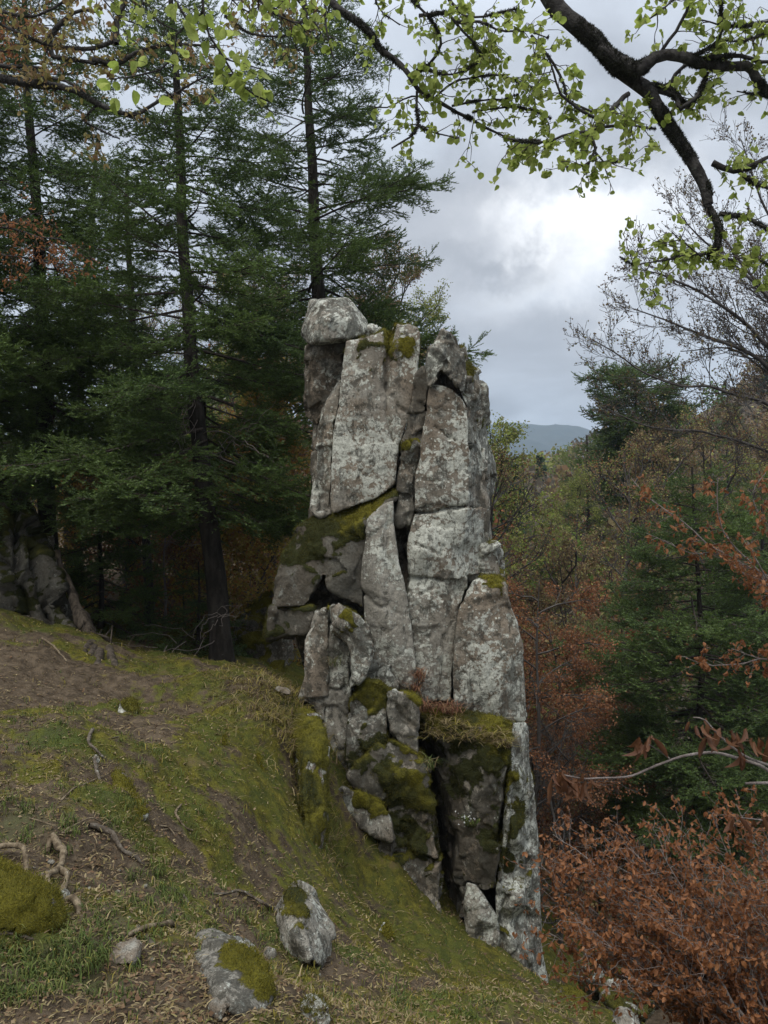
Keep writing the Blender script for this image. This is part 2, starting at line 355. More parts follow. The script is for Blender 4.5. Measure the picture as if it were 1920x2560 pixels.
# ------------------------------------------------------------------ ground
near_cp = [(-500,2560,2.4),(0,2560,2.55),(500,2560,2.75),(960,2560,3.3),(1300,2560,4.3),(1440,2550,5.4),
 (0,2200,3.5),(300,2300,3.35),(0,1900,5.1),(300,2000,5.0),(0,1750,6.8),(300,1780,7.2),(0,1620,8.6),(0,1550,9.6),(-600,1560,9),(-600,1800,5.5),(200,1592,10.3),(330,1636,10.7),
 (480,1660,11.5),(600,1655,11.6),(570,1668,11.2),(690,1700,10.2),(500,1800,8),(560,1950,6.5),(640,1900,7.2),(700,1840,7.9),(760,1800,8.7),(740,2170,6.3),(600,2250,5.0),(480,2150,5.2),
 (840,2150,8.0),(900,2200,8.2),(1000,2262,8.2),(1090,2300,8.3),(1200,2405,8.0),(1300,2465,7.7),(1360,2492,7.5),(900,2400,5.6),(1100,2470,5.6),(1250,2525,5.6),(700,2450,3.9),
 (1540,2690,5.5),(1640,2640,8.0),(1420,2500,10.5),(1600,2560,10.5),(1300,2450,10.5),(370,1560,14.5),(300,1500,17),(480,1520,17),(620,1590,15),(100,1530,13),(-200,1480,14),(750,1700,12.5),(900,1800,12.5),(1100,2100,12.5),(1300,2360,13),(-600,1440,16)]
pts = np.array([P(*p) for p in near_cp] + [(0, .2, -1.6), (-1.5, .5, -1.6), (1.5, .8, -2.3), (3, 3, -4.6), (-4, 3, -1.6)])
near_f = tps(pts[:, :2], pts[:, 2], 3e-3)
far_cp = [(1400,2500,11),(1700,2560,13),(1920,2520,14),(1740,2250,22),(1400,2150,20),(1300,2000,26),(1500,1700,40),(1900,1850,35),(1350,1400,70),(1700,1450,70),(2200,1500,60),(1400,1215,150),(1700,1090,160),(1920,975,170),(2400,800,190),
 (1250,1245,210),(1100,1275,250),(370,1490,18),(600,1540,20),(500,1180,30),(600,1040,38),(760,1060,40),(420,1120,40),(250,1290,40),(900,1200,40),(0,1330,30),(-300,1320,25),(0,1500,14),(-600,1450,14),(600,1215,90),(0,1260,100),(900,1500,22),(1000,1600,18),(1050,1320,60),
 (-1500,1400,30),(-1500,1250,200),(3200,1500,60),(3200,900,200),(3200,2300,20),(2400,2600,10),(2000,1230,500),(1300,1262,500),(600,1262,500),(-1500,1262,500),(3200,1240,600),(700,1240,1500),(3200,1240,1500),(-1500,1240,1500),(700,1236,4000),(3200,1236,4000),(-1500,1236,4000),(2400,1240,1200)]
fc = np.array(far_cp, float)
far_f = tps(np.stack([fc[:, 0] / 500., np.log(fc[:, 2]) * 1.4], 1), fc[:, 1], 2e-2)
def ground(x, y, rough=True):
    x = np.atleast_1d(np.asarray(x, float)); y = np.atleast_1d(np.asarray(y, float)); sh = x.shape; x = x.ravel(); y = y.ravel()
    Y = np.maximum(y, 3.0); px = HX + F * x / Y
    zf = -(far_f(np.stack([px / 500., np.log(Y) * 1.4], 1)) - HY) / F * Y
    d = np.minimum.reduce([x + 7.5, 4.2 - x, 17.0 - y]); w = sm(d, -1.5, 1.5)
    zn = near_f(np.stack([x, y], 1)); z = np.where(w > 0, w * zn + (1 - w) * zf, zf)
    if rough:
        p = np.stack([x, y, 0 * x], 1)
        z = z + fbm(p * .9 + 3, 3) * .12 * sm(y, 1.5, 5) + fbm(p * 3.3, 3) * .045 + fbm(p * 9., 3) * .020
    return z.reshape(sh)
def G(x, y): return float(ground(x, y)[0])
def on_ground(px, py, lo=1.5, hi=25):
    """where the line of sight through a pixel meets the ground"""
    Y = np.geomspace(lo, hi, 500); p = np.stack([P(px, py, q) for q in Y]); dz = p[:, 2] - ground(p[:, 0], p[:, 1])
    k = np.nonzero(dz < 0)[0]; k = k[0] if len(k) else 250
    return np.array([p[k, 0], p[k, 1], G(p[k, 0], p[k, 1])])

# cover: R moss, G grass, B bare litter; spots in world units
def spots_w(lst): return [(*on_ground(px, py)[:2], r, s) for px, py, r, s in lst]
SOIL = spots_w([(60,1700,1.12,0.95),(180,1720,0.75,0.85),(330,1820,0.31,0.76),(150,2090,0.34,0.85),(240,2110,0.25,0.76),(420,2090,0.22,0.66),(330,2200,0.19,0.76),(350,2260,0.19,0.66),(300,2480,0.37,0.76),(150,2450,0.28,0.66),(500,2500,0.25,0.76),(830,2330,0.25,0.85),(860,2420,0.25,0.66),(700,2480,0.19,0.57),(420,1500,0.98,0.85),(470,2180,0.19,0.57),(640,2210,0.19,0.47),(600,2330,0.19,0.57)])
GRASS = spots_w([(120,1870,.38,1),(60,1800,.3,.6),(250,2010,.2,.8),(380,1680,.4,.5),(160,2420,.26,.9),(230,2440,.2,.8),(260,2000,.18,.8),(420,2240,.3,.8),(380,2290,.25,.8),(600,2270,.25,.7),(660,2330,.25,.6),(50,2050,.35,.8),(60,2330,.25,.7),(30,2480,.2,.8),(450,2060,.22,.8),(880,2380,.3,.7),(1080,2520,.4,.6),(690,2180,.3,.6),(320,1850,.35,.7),(200,1780,.5,.6),(60,1585,.6,.8),(380,1640,.6,.6),(330,1860,.25,.7),(280,2060,.25,.7),(1000,2490,.3,.6),(300,2320,.2,.7),(710,2360,.2,.8)])
def field(lst, x, y):
    out = np.zeros(len(x))
    for cx, cy_, r, s in lst: out = np.maximum(out, s * np.exp(-((x - cx) ** 2 + (y - cy_) ** 2) / (r * r)))
    return out
def cover(x, y):
    p = np.stack([x, y, 0 * x], 1); n = fbm(p * 1.7 + 9, 4); n2 = fbm(p * 4.1 + 4, 3)
    soil = np.clip(field(SOIL, x, y) * 1.05 + .30 * n2 - .05, 0, 1); gr = np.clip(field(GRASS, x, y) + .25 * n, 0, 1)
    right = sm(x + .25 * (y - 4), -.6, .6)                      # the mossier slope that falls to the rock
    moss = np.clip(.56 + .43 * n + .10 * right + .12 * sm(y, 5, 8) - 1.0 * soil, 0, 1) * (1 - .5 * sm(y, 14, 18))
    return moss, gr, soil
ys = np.geomspace(1.0, 17.5, 330); xs = np.arange(-7.6, 4.3, .042)
X, Yg = np.meshgrid(xs, ys); Zg = ground(X, Yg)
mo, gr, so = cover(X.ravel(), Yg.ravel()); pv = np.stack([X.ravel(), Yg.ravel(), Zg.ravel()], 1)
pv[:, 2] += mo * .026 * (1 + fbm(pv * 11., 3))               # moss cushions stand above the litter
ny, nx = X.shape; i = (np.arange(ny - 1)[:, None] * nx + np.arange(nx - 1)[None]).ravel()
me = raw_mesh('ground', pv, np.stack([i, i + 1, i + nx + 1, i + nx], 1), M_GROUND, smooth=True, attrs={'mix': np.stack([mo, gr, so], 1)})
tag(mesh_obj('ground', me), kind='structure')
pxs = np.linspace(-1500, 3200, 150); Yo = np.geomspace(6, 3600, 170)
PX, YO = np.meshgrid(pxs, Yo); XO = (PX - HX) / F * YO; ZO = ground(XO, YO)
inside = sm(np.minimum.reduce([XO + 7.5, 4.2 - XO, 17.3 - YO]), -.4, .5); ZO = ZO - inside * .5
ZO = ZO + (1 - inside) * sm(YO, 60, 200) * 3 * fbm(np.stack([XO, YO, 0 * XO], -1).reshape(-1, 3) / 40., 3).reshape(XO.shape)
v = np.stack([XO.ravel(), YO.ravel(), ZO.ravel()], 1); ny, nx = XO.shape; i = (np.arange(ny - 1)[:, None] * nx + np.arange(nx - 1)[None]).ravel()
mx = np.zeros_like(v); mx[:, 0] = .25; mx[:, 2] = .7
tag(mesh_obj('hillside', raw_mesh('hillside', v, np.stack([i, i + 1, i + nx + 1, i + nx], 1), M_GROUND, smooth=True, attrs={'mix': mx})), kind='structure')

# far mountains
def ridge(name, Y, prof, depth, seed):
    a = np.array(prof, float); px = np.linspace(a[0, 0], a[-1, 0], 400); py = np.interp(px, a[:, 0], a[:, 1])
    x = (px - HX) / F * Y; top = -(py - HY) / F * Y; rows = []
    tt = np.concatenate([np.linspace(0, 1, 40), np.linspace(1.1, 2, 12)])
    for k in tt:
        f = 1 - abs(k - 1) ** 1.3 if k <= 1 else 1 - (k - 1) ** 1.3
        yy = Y - depth * (1 - k); z = -40 + (top + 40) * f
        q = np.stack([x, np.full_like(x, yy), z], 1); q[:, 2] += fbm(q / 160. + seed, 5) * Y * .012 * (0.25 + min(1, abs(k - 1) * 3)); rows.append(q)
    v = np.concatenate(rows); nx = len(px); i = (np.arange(len(tt) - 1)[:, None] * nx + np.arange(nx - 1)[None]).ravel()
    tag(mesh_obj(name, raw_mesh(name, v, np.stack([i, i + 1, i + nx + 1, i + nx], 1), M_HILL, smooth=True)), kind='structure')
ridge('mountain', 2300, [(-1500, 1150), (-300, 1120), (300, 1100), (800, 1070), (1150, 1058), (1300, 1058), (1380, 1068), (1500, 1085), (1800, 1060), (2500, 1020), (3200, 1080)], 900, 1)
ridge('hills', 1300, [(-1500, 1190), (0, 1165), (700, 1130), (1150, 1150), (1320, 1152), (1360, 1140), (1385, 1150), (1450, 1185), (1700, 1130), (2500, 1100), (3200, 1150)], 500, 7)

# ------------------------------------------------------------------ rock
def remesh(V, Fc, vox, smooth_it=1):
    me = bpy.data.meshes.new('tmp'); me.from_pydata([tuple(v) for v in V], [], Fc)
    bm = bmesh.new(); bm.from_mesh(me); bmesh.ops.recalc_face_normals(bm, faces=bm.faces); bm.to_mesh(me); bm.free()
    o = bpy.data.objects.new('tmp', me); COL.objects.link(o)
    r = o.modifiers.new('r', 'REMESH'); r.mode = 'VOXEL'; r.voxel_size = vox
    if smooth_it: s = o.modifiers.new('s', 'SMOOTH'); s.factor = .4; s.iterations = smooth_it
    dg = bpy.context.evaluated_depsgraph_get(); ev = o.evaluated_get(dg); m2 = bpy.data.meshes.new_from_object(ev)
    n = len(m2.vertices); co = np.empty(n * 3, np.float32); m2.vertices.foreach_get('co', co)
    q = np.empty(len(m2.loops), np.int32); m2.loops.foreach_get('vertex_index', q); cnt = np.empty(len(m2.polygons), np.int32); m2.polygons.foreach_get('loop_total', cnt)
    assert (cnt == 4).all()
    bpy.data.objects.remove(o); bpy.data.meshes.remove(me); bpy.data.meshes.remove(m2)
    return co.reshape(-1, 3).astype(float), q.reshape(-1, 4)
def vnormals(V, Q):
    fn = np.cross(V[Q[:, 2]] - V[Q[:, 0]], V[Q[:, 3]] - V[Q[:, 1]]); N = np.zeros_like(V)
    for k in range(4): np.add.at(N, Q[:, k], fn)
    return N / (np.linalg.norm(N, axis=1)[:, None] + 1e-12)
FUZZ = []      # (positions, normals, yellow) for the moss that stands off the rock
def roughen(V, Q, seed, amp=1.0, facet=1.0, cracks=(), moss=0.0, spots=(), yellow=.5, fuzz=True, up0=.35):
    rng = np.random.RandomState(seed); N = vnormals(V, Q); lo, hi = V.min(0), V.max(0); ext = hi - lo
    d = (fbm(V * 1.5 + seed, 3) * .016 + fbm(V * 5. + seed * 2, 3) * .007 + fbm(V * 15. + seed, 3) * .0065) * amp
    rn = 1 - np.abs(fbm(V * np.array([2.4, 2.4, 1.3]) + seed * 3, 3)); d -= sm(rn, .86, 1.0) * .022 * amp       # thin joints
    if facet:
        k = int(np.clip(np.prod(ext + .2) * 26, 14, 150)); c = lo + rng.uniform(size=(k, 3)) * ext; g = rng.normal(size=(k, 3)) * .12 * facet
        Vw = V + .03 * np.stack([fbm(V * 3 + 5 * j + seed, 2) for j in range(3)], 1); fd = np.empty(len(V)); f0 = rng.uniform(-.026, .022, k) * facet
        for s in range(0, len(V), 8000):
            D = ((Vw[s:s + 8000, None] - c[None]) ** 2).sum(-1); j = D.argmin(1); fd[s:s + 8000] = ((V[s:s + 8000] - c[j]) * g[j]).sum(1) + f0[j]
        d = d + np.clip(fd, -.06 * max(1, facet / 1.4), .06 * max(1, facet / 1.4))
    V = V + N * d[:, None]
    for pl, w, dep in cracks:       # joints cut into the face along polylines given in the plane of the face
        pl = [np.array([(a - HX) / F, -(b - HY) / F]) for a, b in pl]; pr = V[:, [0, 2]] / V[:, 1:2]; dm = np.full(len(V), 9.)
        pr = pr + .0022 * np.stack([fbm(V * 6 + 3, 3), fbm(V * 6 + 11, 3)], 1)
        for a, b in zip(pl[:-1], pl[1:]):
            ab = b - a; t = np.clip(((pr - a) @ ab) / (ab @ ab), 0, 1); dm = np.minimum(dm, np.linalg.norm(pr - a - t[:, None] * ab, axis=1))
        V = V - N * (np.exp(-(dm * 9.6 / w) ** 2) * dep * (N[:, 1] < .2))[:, None]
    N = vnormals(V, Q)
    m = np.clip(sm(N[:, 2], up0, .85) * (.35 + 1.2 * moss) + .30 * moss, 0, 1.2) * (.35 + .65 * sm(fbm(V * 1.8 + 2, 3), -.45, .25)) * (moss > 0)
    ye = np.full(len(V), yellow * .7) + .3 * sm(N[:, 2], .2, .8)
    for px, py, r, s, *yy in spots:
        q = np.array([(px - HX) / F, -(py - HY) / F]) * V[:, 1:2]; dd = np.linalg.norm(V[:, [0, 2]] - q, axis=1) / r
        dd = dd * (1 + .75 * fbm(V * 7. + px, 3)); w_ = np.exp(-np.clip(dd, 0, 9) ** 2 * 1.3)
        m = m + s * w_
        if yy: ye = ye * (1 - w_) + yy[0] * w_
    m = np.clip(m * (.85 + .75 * fbm(V * 4.3 + 8, 4)), 0, 1.2)
    V = V + N * (np.clip(m - .4, 0, .6) * .040 * (.5 + np.clip(fbm(V * 9, 3) + .3, 0, 1.3)))[:, None]
    if fuzz:
        k = np.nonzero(m + .45 * fbm(V * 9, 3) > .60)[0]
        if len(k): FUZZ.append((V[k], N[k], ye[k]))
    return V, m, ye
def slab_arrays(outline, Y, thick, inner=(), back=.86, bshift=(0, 0)):
    mx_, my_ = np.mean([q[0] for q in outline]), np.mean([q[1] for q in outline]); pts = [(mx_ + (a - mx_) * 1.012 + np.sign(a - mx_) * 1.6, my_ + (b - my_) * 1.004 + np.sign(b - my_) * 1.2, (c[0] if c else 0.0)) for a, b, *c in outline]; ins = [(a, b, c) for a, b, c in inner]; n = len(pts)
    allp = pts + ins
    r = delaunay_2d_cdt([Vector((a, -b)) for a, b, c in allp], [(k, (k + 1) % n) for k in range(n)], [], 1, 1e-3)
    vs, fs, ov = r[0], r[2], r[3]
    src = [o[0] if o else 0 for o in ov]
    front = [P(v[0], -v[1], Y + allp[s][2]) for v, s in zip(vs, src)]
    cx = np.mean([p[0] for p in pts]); cyy = np.mean([p[1] for p in pts])
    bk = [P(cx + (v[0] - cx) * back + bshift[0], cyy + (-v[1] - cyy) * back + bshift[1], Y + min(allp[s][2], .12) + thick) for v, s in zip(vs, src)]
    m = len(vs); Fc = [list(f) for f in fs] + [[m + q for q in reversed(f)] for f in fs]
    loop = [k for k in range(m)]; idx = {s: k for k, s in reversed(list(enumerate(src)))}
    for k in range(n):
        a, b = idx[k], idx[(k + 1) % n]; Fc.append([a, b, m + b, m + a])
    return np.array(front + bk), Fc
def props(o, lichen=.5, brown=.5, stain=.5, grain=1.0):
    o['grain'] = float(grain)
    o['lichen'] = float(lichen); o['brown'] = float(brown); o['stain'] = float(stain)
def slab(parent, name, outline, Y, thick, seed, inner=(), back=.9, bshift=(0, 0), vox=.021, label=None, lichen=.5, brown=.5, stain=.5, base=None, **kw):
    V, Fc = slab_arrays(outline, Y, thick, inner, back, bshift); V, Q = remesh(V, Fc, vox); V, m, ye = roughen(V, Q, seed, **kw)
    b = np.zeros(3) if base is None else np.array(base)
    me = raw_mesh(name, V - b, Q, M_ROCK, smooth=True, attrs={'moss': m, 'yellow': ye}); o = mesh_obj(name, me, parent)
    if label: o['label'] = label
    props(o, lichen, brown, stain); return o
def hull_rock(name, pts, seed, vox=.03, parent=None, lichen=.5, brown=.5, stain=.5, grain=1.0, base=None, **kw):
    bm = bmesh.new(); [bm.verts.new(tuple(p)) for p in pts]; bmesh.ops.convex_hull(bm, input=bm.verts)
    bm.verts.ensure_lookup_table(); bmesh.ops.delete(bm, geom=[v for v in bm.verts if not v.link_faces], context='VERTS')
    bm.verts.index_update(); V = np.array([v.co[:] for v in bm.verts]); Fc = [[v.index for v in f.verts] for f in bm.faces]; bm.free()
    V, Q = remesh(V, Fc, vox); V, m, ye = roughen(V, Q, seed, **kw)
    b = np.zeros(3) if base is None else np.array(base)
    o = mesh_obj(name, raw_mesh(name, V - b, Q, M_ROCK, smooth=True, attrs={'moss': m, 'yellow': ye}), parent)
    if base is not None and parent is None: o.location = base
    props(o, lichen, brown, stain, grain); return o

BASE = P(1000, 2300, 9.4)
pin = empty('rock_pinnacle', tuple(BASE), 'tall grey lichen-covered rock tower split by vertical cracks, standing on the mossy slope', 'rock tower')
S = lambda *a, **k: slab(pin, a[0], *a[1:], base=BASE, **k)
core = [(800,870),(960,870),(1030,900),(1000,1000),(985,1120),(1000,1290),(1010,1450),(1180,1470),(1280,1560),(1290,1820),(1340,2060),(1330,2420),(1230,2370),(1140,2250),(1060,2200),(950,2080),(840,1960),(790,1760),(760,1600),(740,1500),(790,1320)]
S('inner_rock', [(800,1535),(880,1560),(960,1640),(1036,1735),(1050,1900),(1080,2050),(1094,2280),(1000,2180),(940,2080),(860,1990),(815,1880),(790,1760),(775,1640)], 9.22, .9, 36, vox=.04, stain=.72, brown=.5, lichen=.35, moss=.3, facet=1.6, fuzz=False)
S('inner_rock', core, 10.02, 1.2, 1, vox=.05, stain=.7, brown=.6, lichen=.3, moss=.1, facet=2, fuzz=False)
S('inner_rock', [(1068,950),(1085,900),(1110,880),(1150,915),(1200,960),(1215,1250),(1240,1460),(1040,1460),(1010,1300),(1030,1110)], 9.80, 1.2, 2, vox=.05, stain=.6, lichen=.4, facet=1, fuzz=False)
# upper left group
S('rock_column', [(770,862),(866,858),(857,930),(846,985),(834,1003),(820,1030),(800,1062),(792,1066),(776,1040),(767,980),(768,905)], 9.92, .9, 3, inner=[(825,900,-.04),(815,960,.02),(800,1030,.06)], lichen=.12, brown=.72, stain=.66, facet=1.4, moss=.12, label='dark brown column in the shade under the perched boulder')
S('rock_slab', [(818,1000),(853,945),(848,1010),(836,1080),(829,1150),(826,1275),(801,1286),(788,1272),(794,1150),(799,1070)], 9.62, 1.0, 4, inner=[(822,1080,-.05),(808,1200,-.03)], lichen=.5, stain=.5, facet=.8, label='narrow slab left of the main left face')
S('rock_slab', [(867,852),(905,846,.06),(948,834,.10),(958,822,.12),(972,817,.12),(990,812,.10),(1003,816,.08),(1020,810,.08),(1040,818,.08),(1048,834,.05),(1046,880,.03),(1040,948),(1028,990),(1022,1032),(1010,1075),(998,1106),(989,1160),(988,1209),(940,1245,-.02),(833,1283),(829,1250),(831,1150,-.02),(838,1080),(852,993),(859,920)], 9.50, 1.2, 5,
  inner=[(905,862,-.02),(945,862,-.02),(900,1000,-.05),(880,1200,-.05),(950,1100,-.03),(1010,860,.02),(1005,960,.03)], lichen=.62, brown=.52, stain=.50, facet=.14, amp=.55, moss=.05, spots=[(915,868,.20,.6,.35),(970,850,.12,.9,.7),(968,900,.08,.7,.5),(1010,862,.15,1.1,.95),(1005,832,.08,.8,.9)],
  cracks=[([(973,815),(972,900),(968,965)],.045,.13),([(968,960),(966,1040),(984,1105)],.020,.06),([(978,985),(1000,1020),(1022,1035)],.022,.05)], label='broad pale left face freckled with round lichen, yellow moss in its groove')
S('rock_knob', [(898,842),(912,822),(930,815),(945,828),(950,848),(925,862)], 9.85, .5, 7, lichen=.65, facet=1)
# middle pillar
S('rock_pillar', [(1052,922),(1062,917),(1070,926),(1071,960),(1064,1000),(1058,1032),(1026,1032),(1030,985),(1036,950),(1043,932)], 9.45, .6, 8, lichen=.10, stain=.82, brown=.5, facet=.5, amp=.6, back=.95, label='dark rounded finger of rock in the cleft')
S('rock_pillar', [(1024,1034),(1059,1032),(1054,1110),(1049,1160),(1040,1180),(1037,1260),(1026,1312),(996,1310),(996,1270),(999,1180),(1002,1105),(1018,1080)], 9.50, .8, 9, inner=[(1022,1110,-.10),(1020,1200,-.06)], lichen=.35, brown=.5, stain=.80, facet=1.0, spots=[(1021,1115,.10,.9,.8)], label='brown broken pillar in the cleft')
S('inner_rock', [(996,1308),(1027,1308),(1024,1360),(1020,1440),(1018,1480),(1008,1470),(1000,1400),(995,1340)], 9.95, .6, 10, lichen=.1, stain=.7, brown=.7, facet=.6, fuzz=False)
# upper right group
S('rock_block', [(1095,850,.02),(1107,823),(1122,830),(1137,848,.1),(1146,868,.15),(1160,905,.2),(1168,945,.15),(1160,975,.05),(1151,984),(1140,962,-.05),(1118,930,-.08),(1100,926,-.05),(1082,968),(1071,965),(1064,920),(1074,868)], 9.36, 1.2, 11,
  inner=[(1105,880,-.12),(1092,905,-.02),(1130,910,-.06)], lichen=.50, stain=.72, facet=.8, spots=[(1160,945,.15,.5,.6),(1075,860,.1,.4,.4)], label='pointed dark-streaked block overhanging the right face')
S('rock_slab', [(1075,963,.05),(1103,966,.02),(1125,974),(1150,990),(1168,1020),(1172,1112),(1170,1180),(1168,1262),(1190,1266,.2),(1215,1264,.4),(1217,1318,.45),(1208,1359,.4),(1206,1430,.4),(1144,1446),(1125,1447),(1080,1441),(1024,1434),(1022,1364),(1029,1315),(1036,1279),(1040,1180),(1050,1150),(1055,1108),(1064,1030)], 9.41, 1.25, 12,
  inner=[(1100,1010,-.04),(1110,1100,-.04),(1080,1180,-.05),(1140,1180,-.02),(1120,1240,-.05),(1080,1300,-.04),(1060,1370,-.10),(1110,1335,-.05),(1115,1400,-.06),(1090,1420,-.02),(1135,1380,.0),(1160,1350,.02)], lichen=.54, brown=.62, stain=.48, facet=.30, amp=.6,
  cracks=[([(1028,1281),(1080,1279),(1125,1272),(1172,1263),(1222,1262)],.018,.09),([(1085,1065),(1110,1085),(1140,1105)],.018,.035),([(1042,1200),(1090,1202),(1125,1200)],.018,.02),([(1035,1360),(1075,1375),(1100,1390),(1112,1360)],.02,.03)], label='pale right face with a thin level joint, browner and more angular below it')
S('rock_flank', [(1150,866,.3),(1162,868,.35),(1166,908,.2),(1192,930,.45),(1209,975,.6),(1216,1048,.7),(1219,1103,.7),(1234,1158,.8),(1231,1236,.8),(1222,1258,.7),(1200,1266,.4),(1166,1265),(1171,1112),(1168,1020),(1152,985,.05),(1166,938,.1)], 9.47, 1.0, 13,
  inner=[(1185,1000,.12),(1190,1150,.14)], back=.95, lichen=.60, stain=.70, facet=.9, moss=.15, spots=[(1170,930,.14,.8,.6),(1195,1060,.12,.55,.5),(1180,1010,.1,.4,.5),(1215,1130,.2,.35,.2)], label='mossy right flank streaked with white lichen')
S('rock_block', [(1204,1366),(1236,1364),(1250,1382),(1254,1442),(1232,1452),(1200,1445)], 9.75, .8, 15, lichen=.5, stain=.6, moss=.4, facet=1.2, label='mossy block on the right edge')
S('rock_slab', [(1025,1425,.06),(1080,1428,.06),(1130,1432,.06),(1166,1425,.12),(1162,1475,.15),(1146,1529,.05),(1136,1593),(1127,1690),(1125,1758),(1098,1750),(1043,1756),(1037,1648),(1023,1538),(1020,1483)], 9.40, 1.2, 16,
  inner=[(1080,1500,-.05),(1085,1600,-.08),(1080,1700,-.04)], lichen=.66, stain=.55, brown=.40, facet=.4, amp=.7, cracks=[([(1025,1478),(1060,1482),(1085,1470),(1100,1490)],.02,.03),([(1098,1650),(1110,1680)],.02,.03)], label='whitish face above the ledge of dead grass')
S('rock_block', [(1183,1455,.02),(1208,1442,.12),(1249,1443,.14),(1265,1460,.1),(1268,1500,.06),(1293,1556,.08),(1303,1611,.1),(1309,1694,.12),(1314,1795,.12),(1306,1805,.1),(1240,1796),(1136,1776),(1138,1593),(1149,1529),(1168,1479)], 9.22, 1.3, 17,
  inner=[(1185,1500,-.06),(1250,1470,-.02),(1200,1650,-.10),(1270,1640,-.02),(1250,1760,-.05)], lichen=.50, brown=.60, stain=.58, facet=.25, amp=.6, moss=.06, spots=[(1235,1446,.14,1.0,.9)], label='big rough block standing right of the whitish face')
# middle group
S('rock_slab', [(956,1266),(981,1253),(987,1341),(997,1414),(1007,1460),(1021,1529),(1030,1598),(1036,1648),(1038,1726),(1020,1733),(988,1705),(961,1668),(938,1618),(915,1556),(910,1501),(903,1460),(906,1401),(915,1346),(921,1300)], 9.30, 1.0, 18,
  inner=[(950,1340,-.06),(945,1440,-.10),(955,1520,-.09),(990,1600,-.08),(1005,1680,-.04)], lichen=.56, brown=.30, stain=.45, facet=.22, amp=.6, cracks=[([(969,1290),(968,1390),(990,1430)],.018,.03),([(905,1480),(925,1500),(945,1520),(965,1518)],.018,.035),([(990,1560),(960,1590)],.014,.02)], label='smooth light grey slab in the middle of the tower')
S('rock_shoulder', [(826,1286,.35),(900,1262,.35),(984,1230,.3),(992,1246,.15),(957,1266,-.02),(922,1301,-.03),(916,1346),(907,1401),(904,1470),(906,1520),(887,1508),(850,1492),(823,1470),(812,1432,.02),(790,1460),(777,1500),(760,1516),(684,1517),(688,1474,.1),(709,1392,.2),(750,1327,.3),(791,1292,.35)], 9.32, 1.2, 19,
  inner=[(860,1330,.0),(800,1350,.08),(750,1420,.04),(870,1430,-.08),(720,1480,.02),(930,1262,.16)], lichen=.12, stain=.98, brown=.5, facet=.7, amp=.7, moss=.48, yellow=.22, up0=.0, spots=[(760,1390,.2,.5,.2),(930,1258,.16,1.3,1.0),(880,1282,.18,1.2,.95),(860,1310,.16,.9,.75),(890,1330,.14,.7,.6),(810,1330,.24,.55,.1),(740,1400,.25,.45,.3)], label='dark mossy shoulder with a bright moss ledge')
S('rock_block', [(684,1520),(774,1523),(770,1575),(755,1586),(705,1592),(668,1600),(676,1556)], 9.35, 1.0, 20, lichen=.1, stain=.9, moss=1.0, yellow=.25, up0=-.5, facet=.7, amp=.7, label='mossy green block low on the left')
# lower front group
S('rock_pillar', [(790,1556),(803,1523),(818,1521),(818,1600),(819,1690),(814,1730),(812,1800),(800,1800),(777,1760),(745,1752),(764,1689),(768,1593)], 8.98, 1.0, 21, inner=[(800,1620,-.05),(785,1700,-.04)], lichen=.45, stain=.62, facet=.35, amp=.6, moss=.08, label='left pillar of the lower front')
S('rock_block', [(821,1513),(835,1508),(850,1515),(892,1538),(924,1570),(936,1611),(924,1657),(910,1690),(893,1706),(874,1724),(878,1690),(876,1640),(870,1610),(848,1592),(832,1575),(823,1550)], 8.72, .9, 22, inner=[(870,1560,-.06),(905,1610,-.04)], lichen=.70, stain=.66, brown=.55, facet=.6, amp=.7, spots=[(868,1535,.13,1.1,.9)], label='white-crusted overhanging block capped with moss')
S('rock_pillar', [(821,1560),(848,1592),(870,1612),(873,1650),(873,1722),(872,1800),(876,1900),(872,1985),(850,1992),(822,1970),(812,1900),(806,1820),(816,1700),(819,1620)], 9.0, 1.0, 23, inner=[(845,1650,.05),(850,1720,-.05),(845,1800,-.02),(835,1900,.03),(860,1860,-.06)], lichen=.42, brown=.25, stain=.60, facet=.8, amp=.8, cracks=[([(815,1722),(850,1726),(873,1710)],.02,.04),([(835,1730),(830,1800),(840,1880)],.02,.04)], label='knobbly grey pillar under the overhanging block')
S('rock_block', [(897,1722),(916,1700),(951,1704),(974,1722),(973,1752),(968,1818),(957,1868),(934,1897),(878,1940),(870,1895),(872,1758)], 8.80, 1.1, 24, inner=[(920,1760,-.02),(915,1830,-.06),(950,1800,-.03)], lichen=.62, stain=.74, facet=.7, amp=.7, spots=[(930,1718,.24,1.5,.8),(940,1740,.18,1.0,.6),(890,1890,.2,.8,.2),(960,1850,.15,.8,.3)], label='stained block under a cushion of moss')
S('rock_block', [(974,1724),(1029,1738),(1045,1758),(1046,1818),(1044,1884),(1006,1864),(979,1832),(972,1780)], 8.74, 1.0, 25, inner=[(1005,1790,.08),(1030,1780,.0)], lichen=.50, stain=.60, facet=.5, amp=.6, moss=.1, spots=[(1045,1750,.08,.9,.8),(1015,1735,.08,.7,.8)], cracks=[([(985,1760),(1010,1800),(1045,1828)],.03,.05)], label='angular grey facet beside the wide cleft')
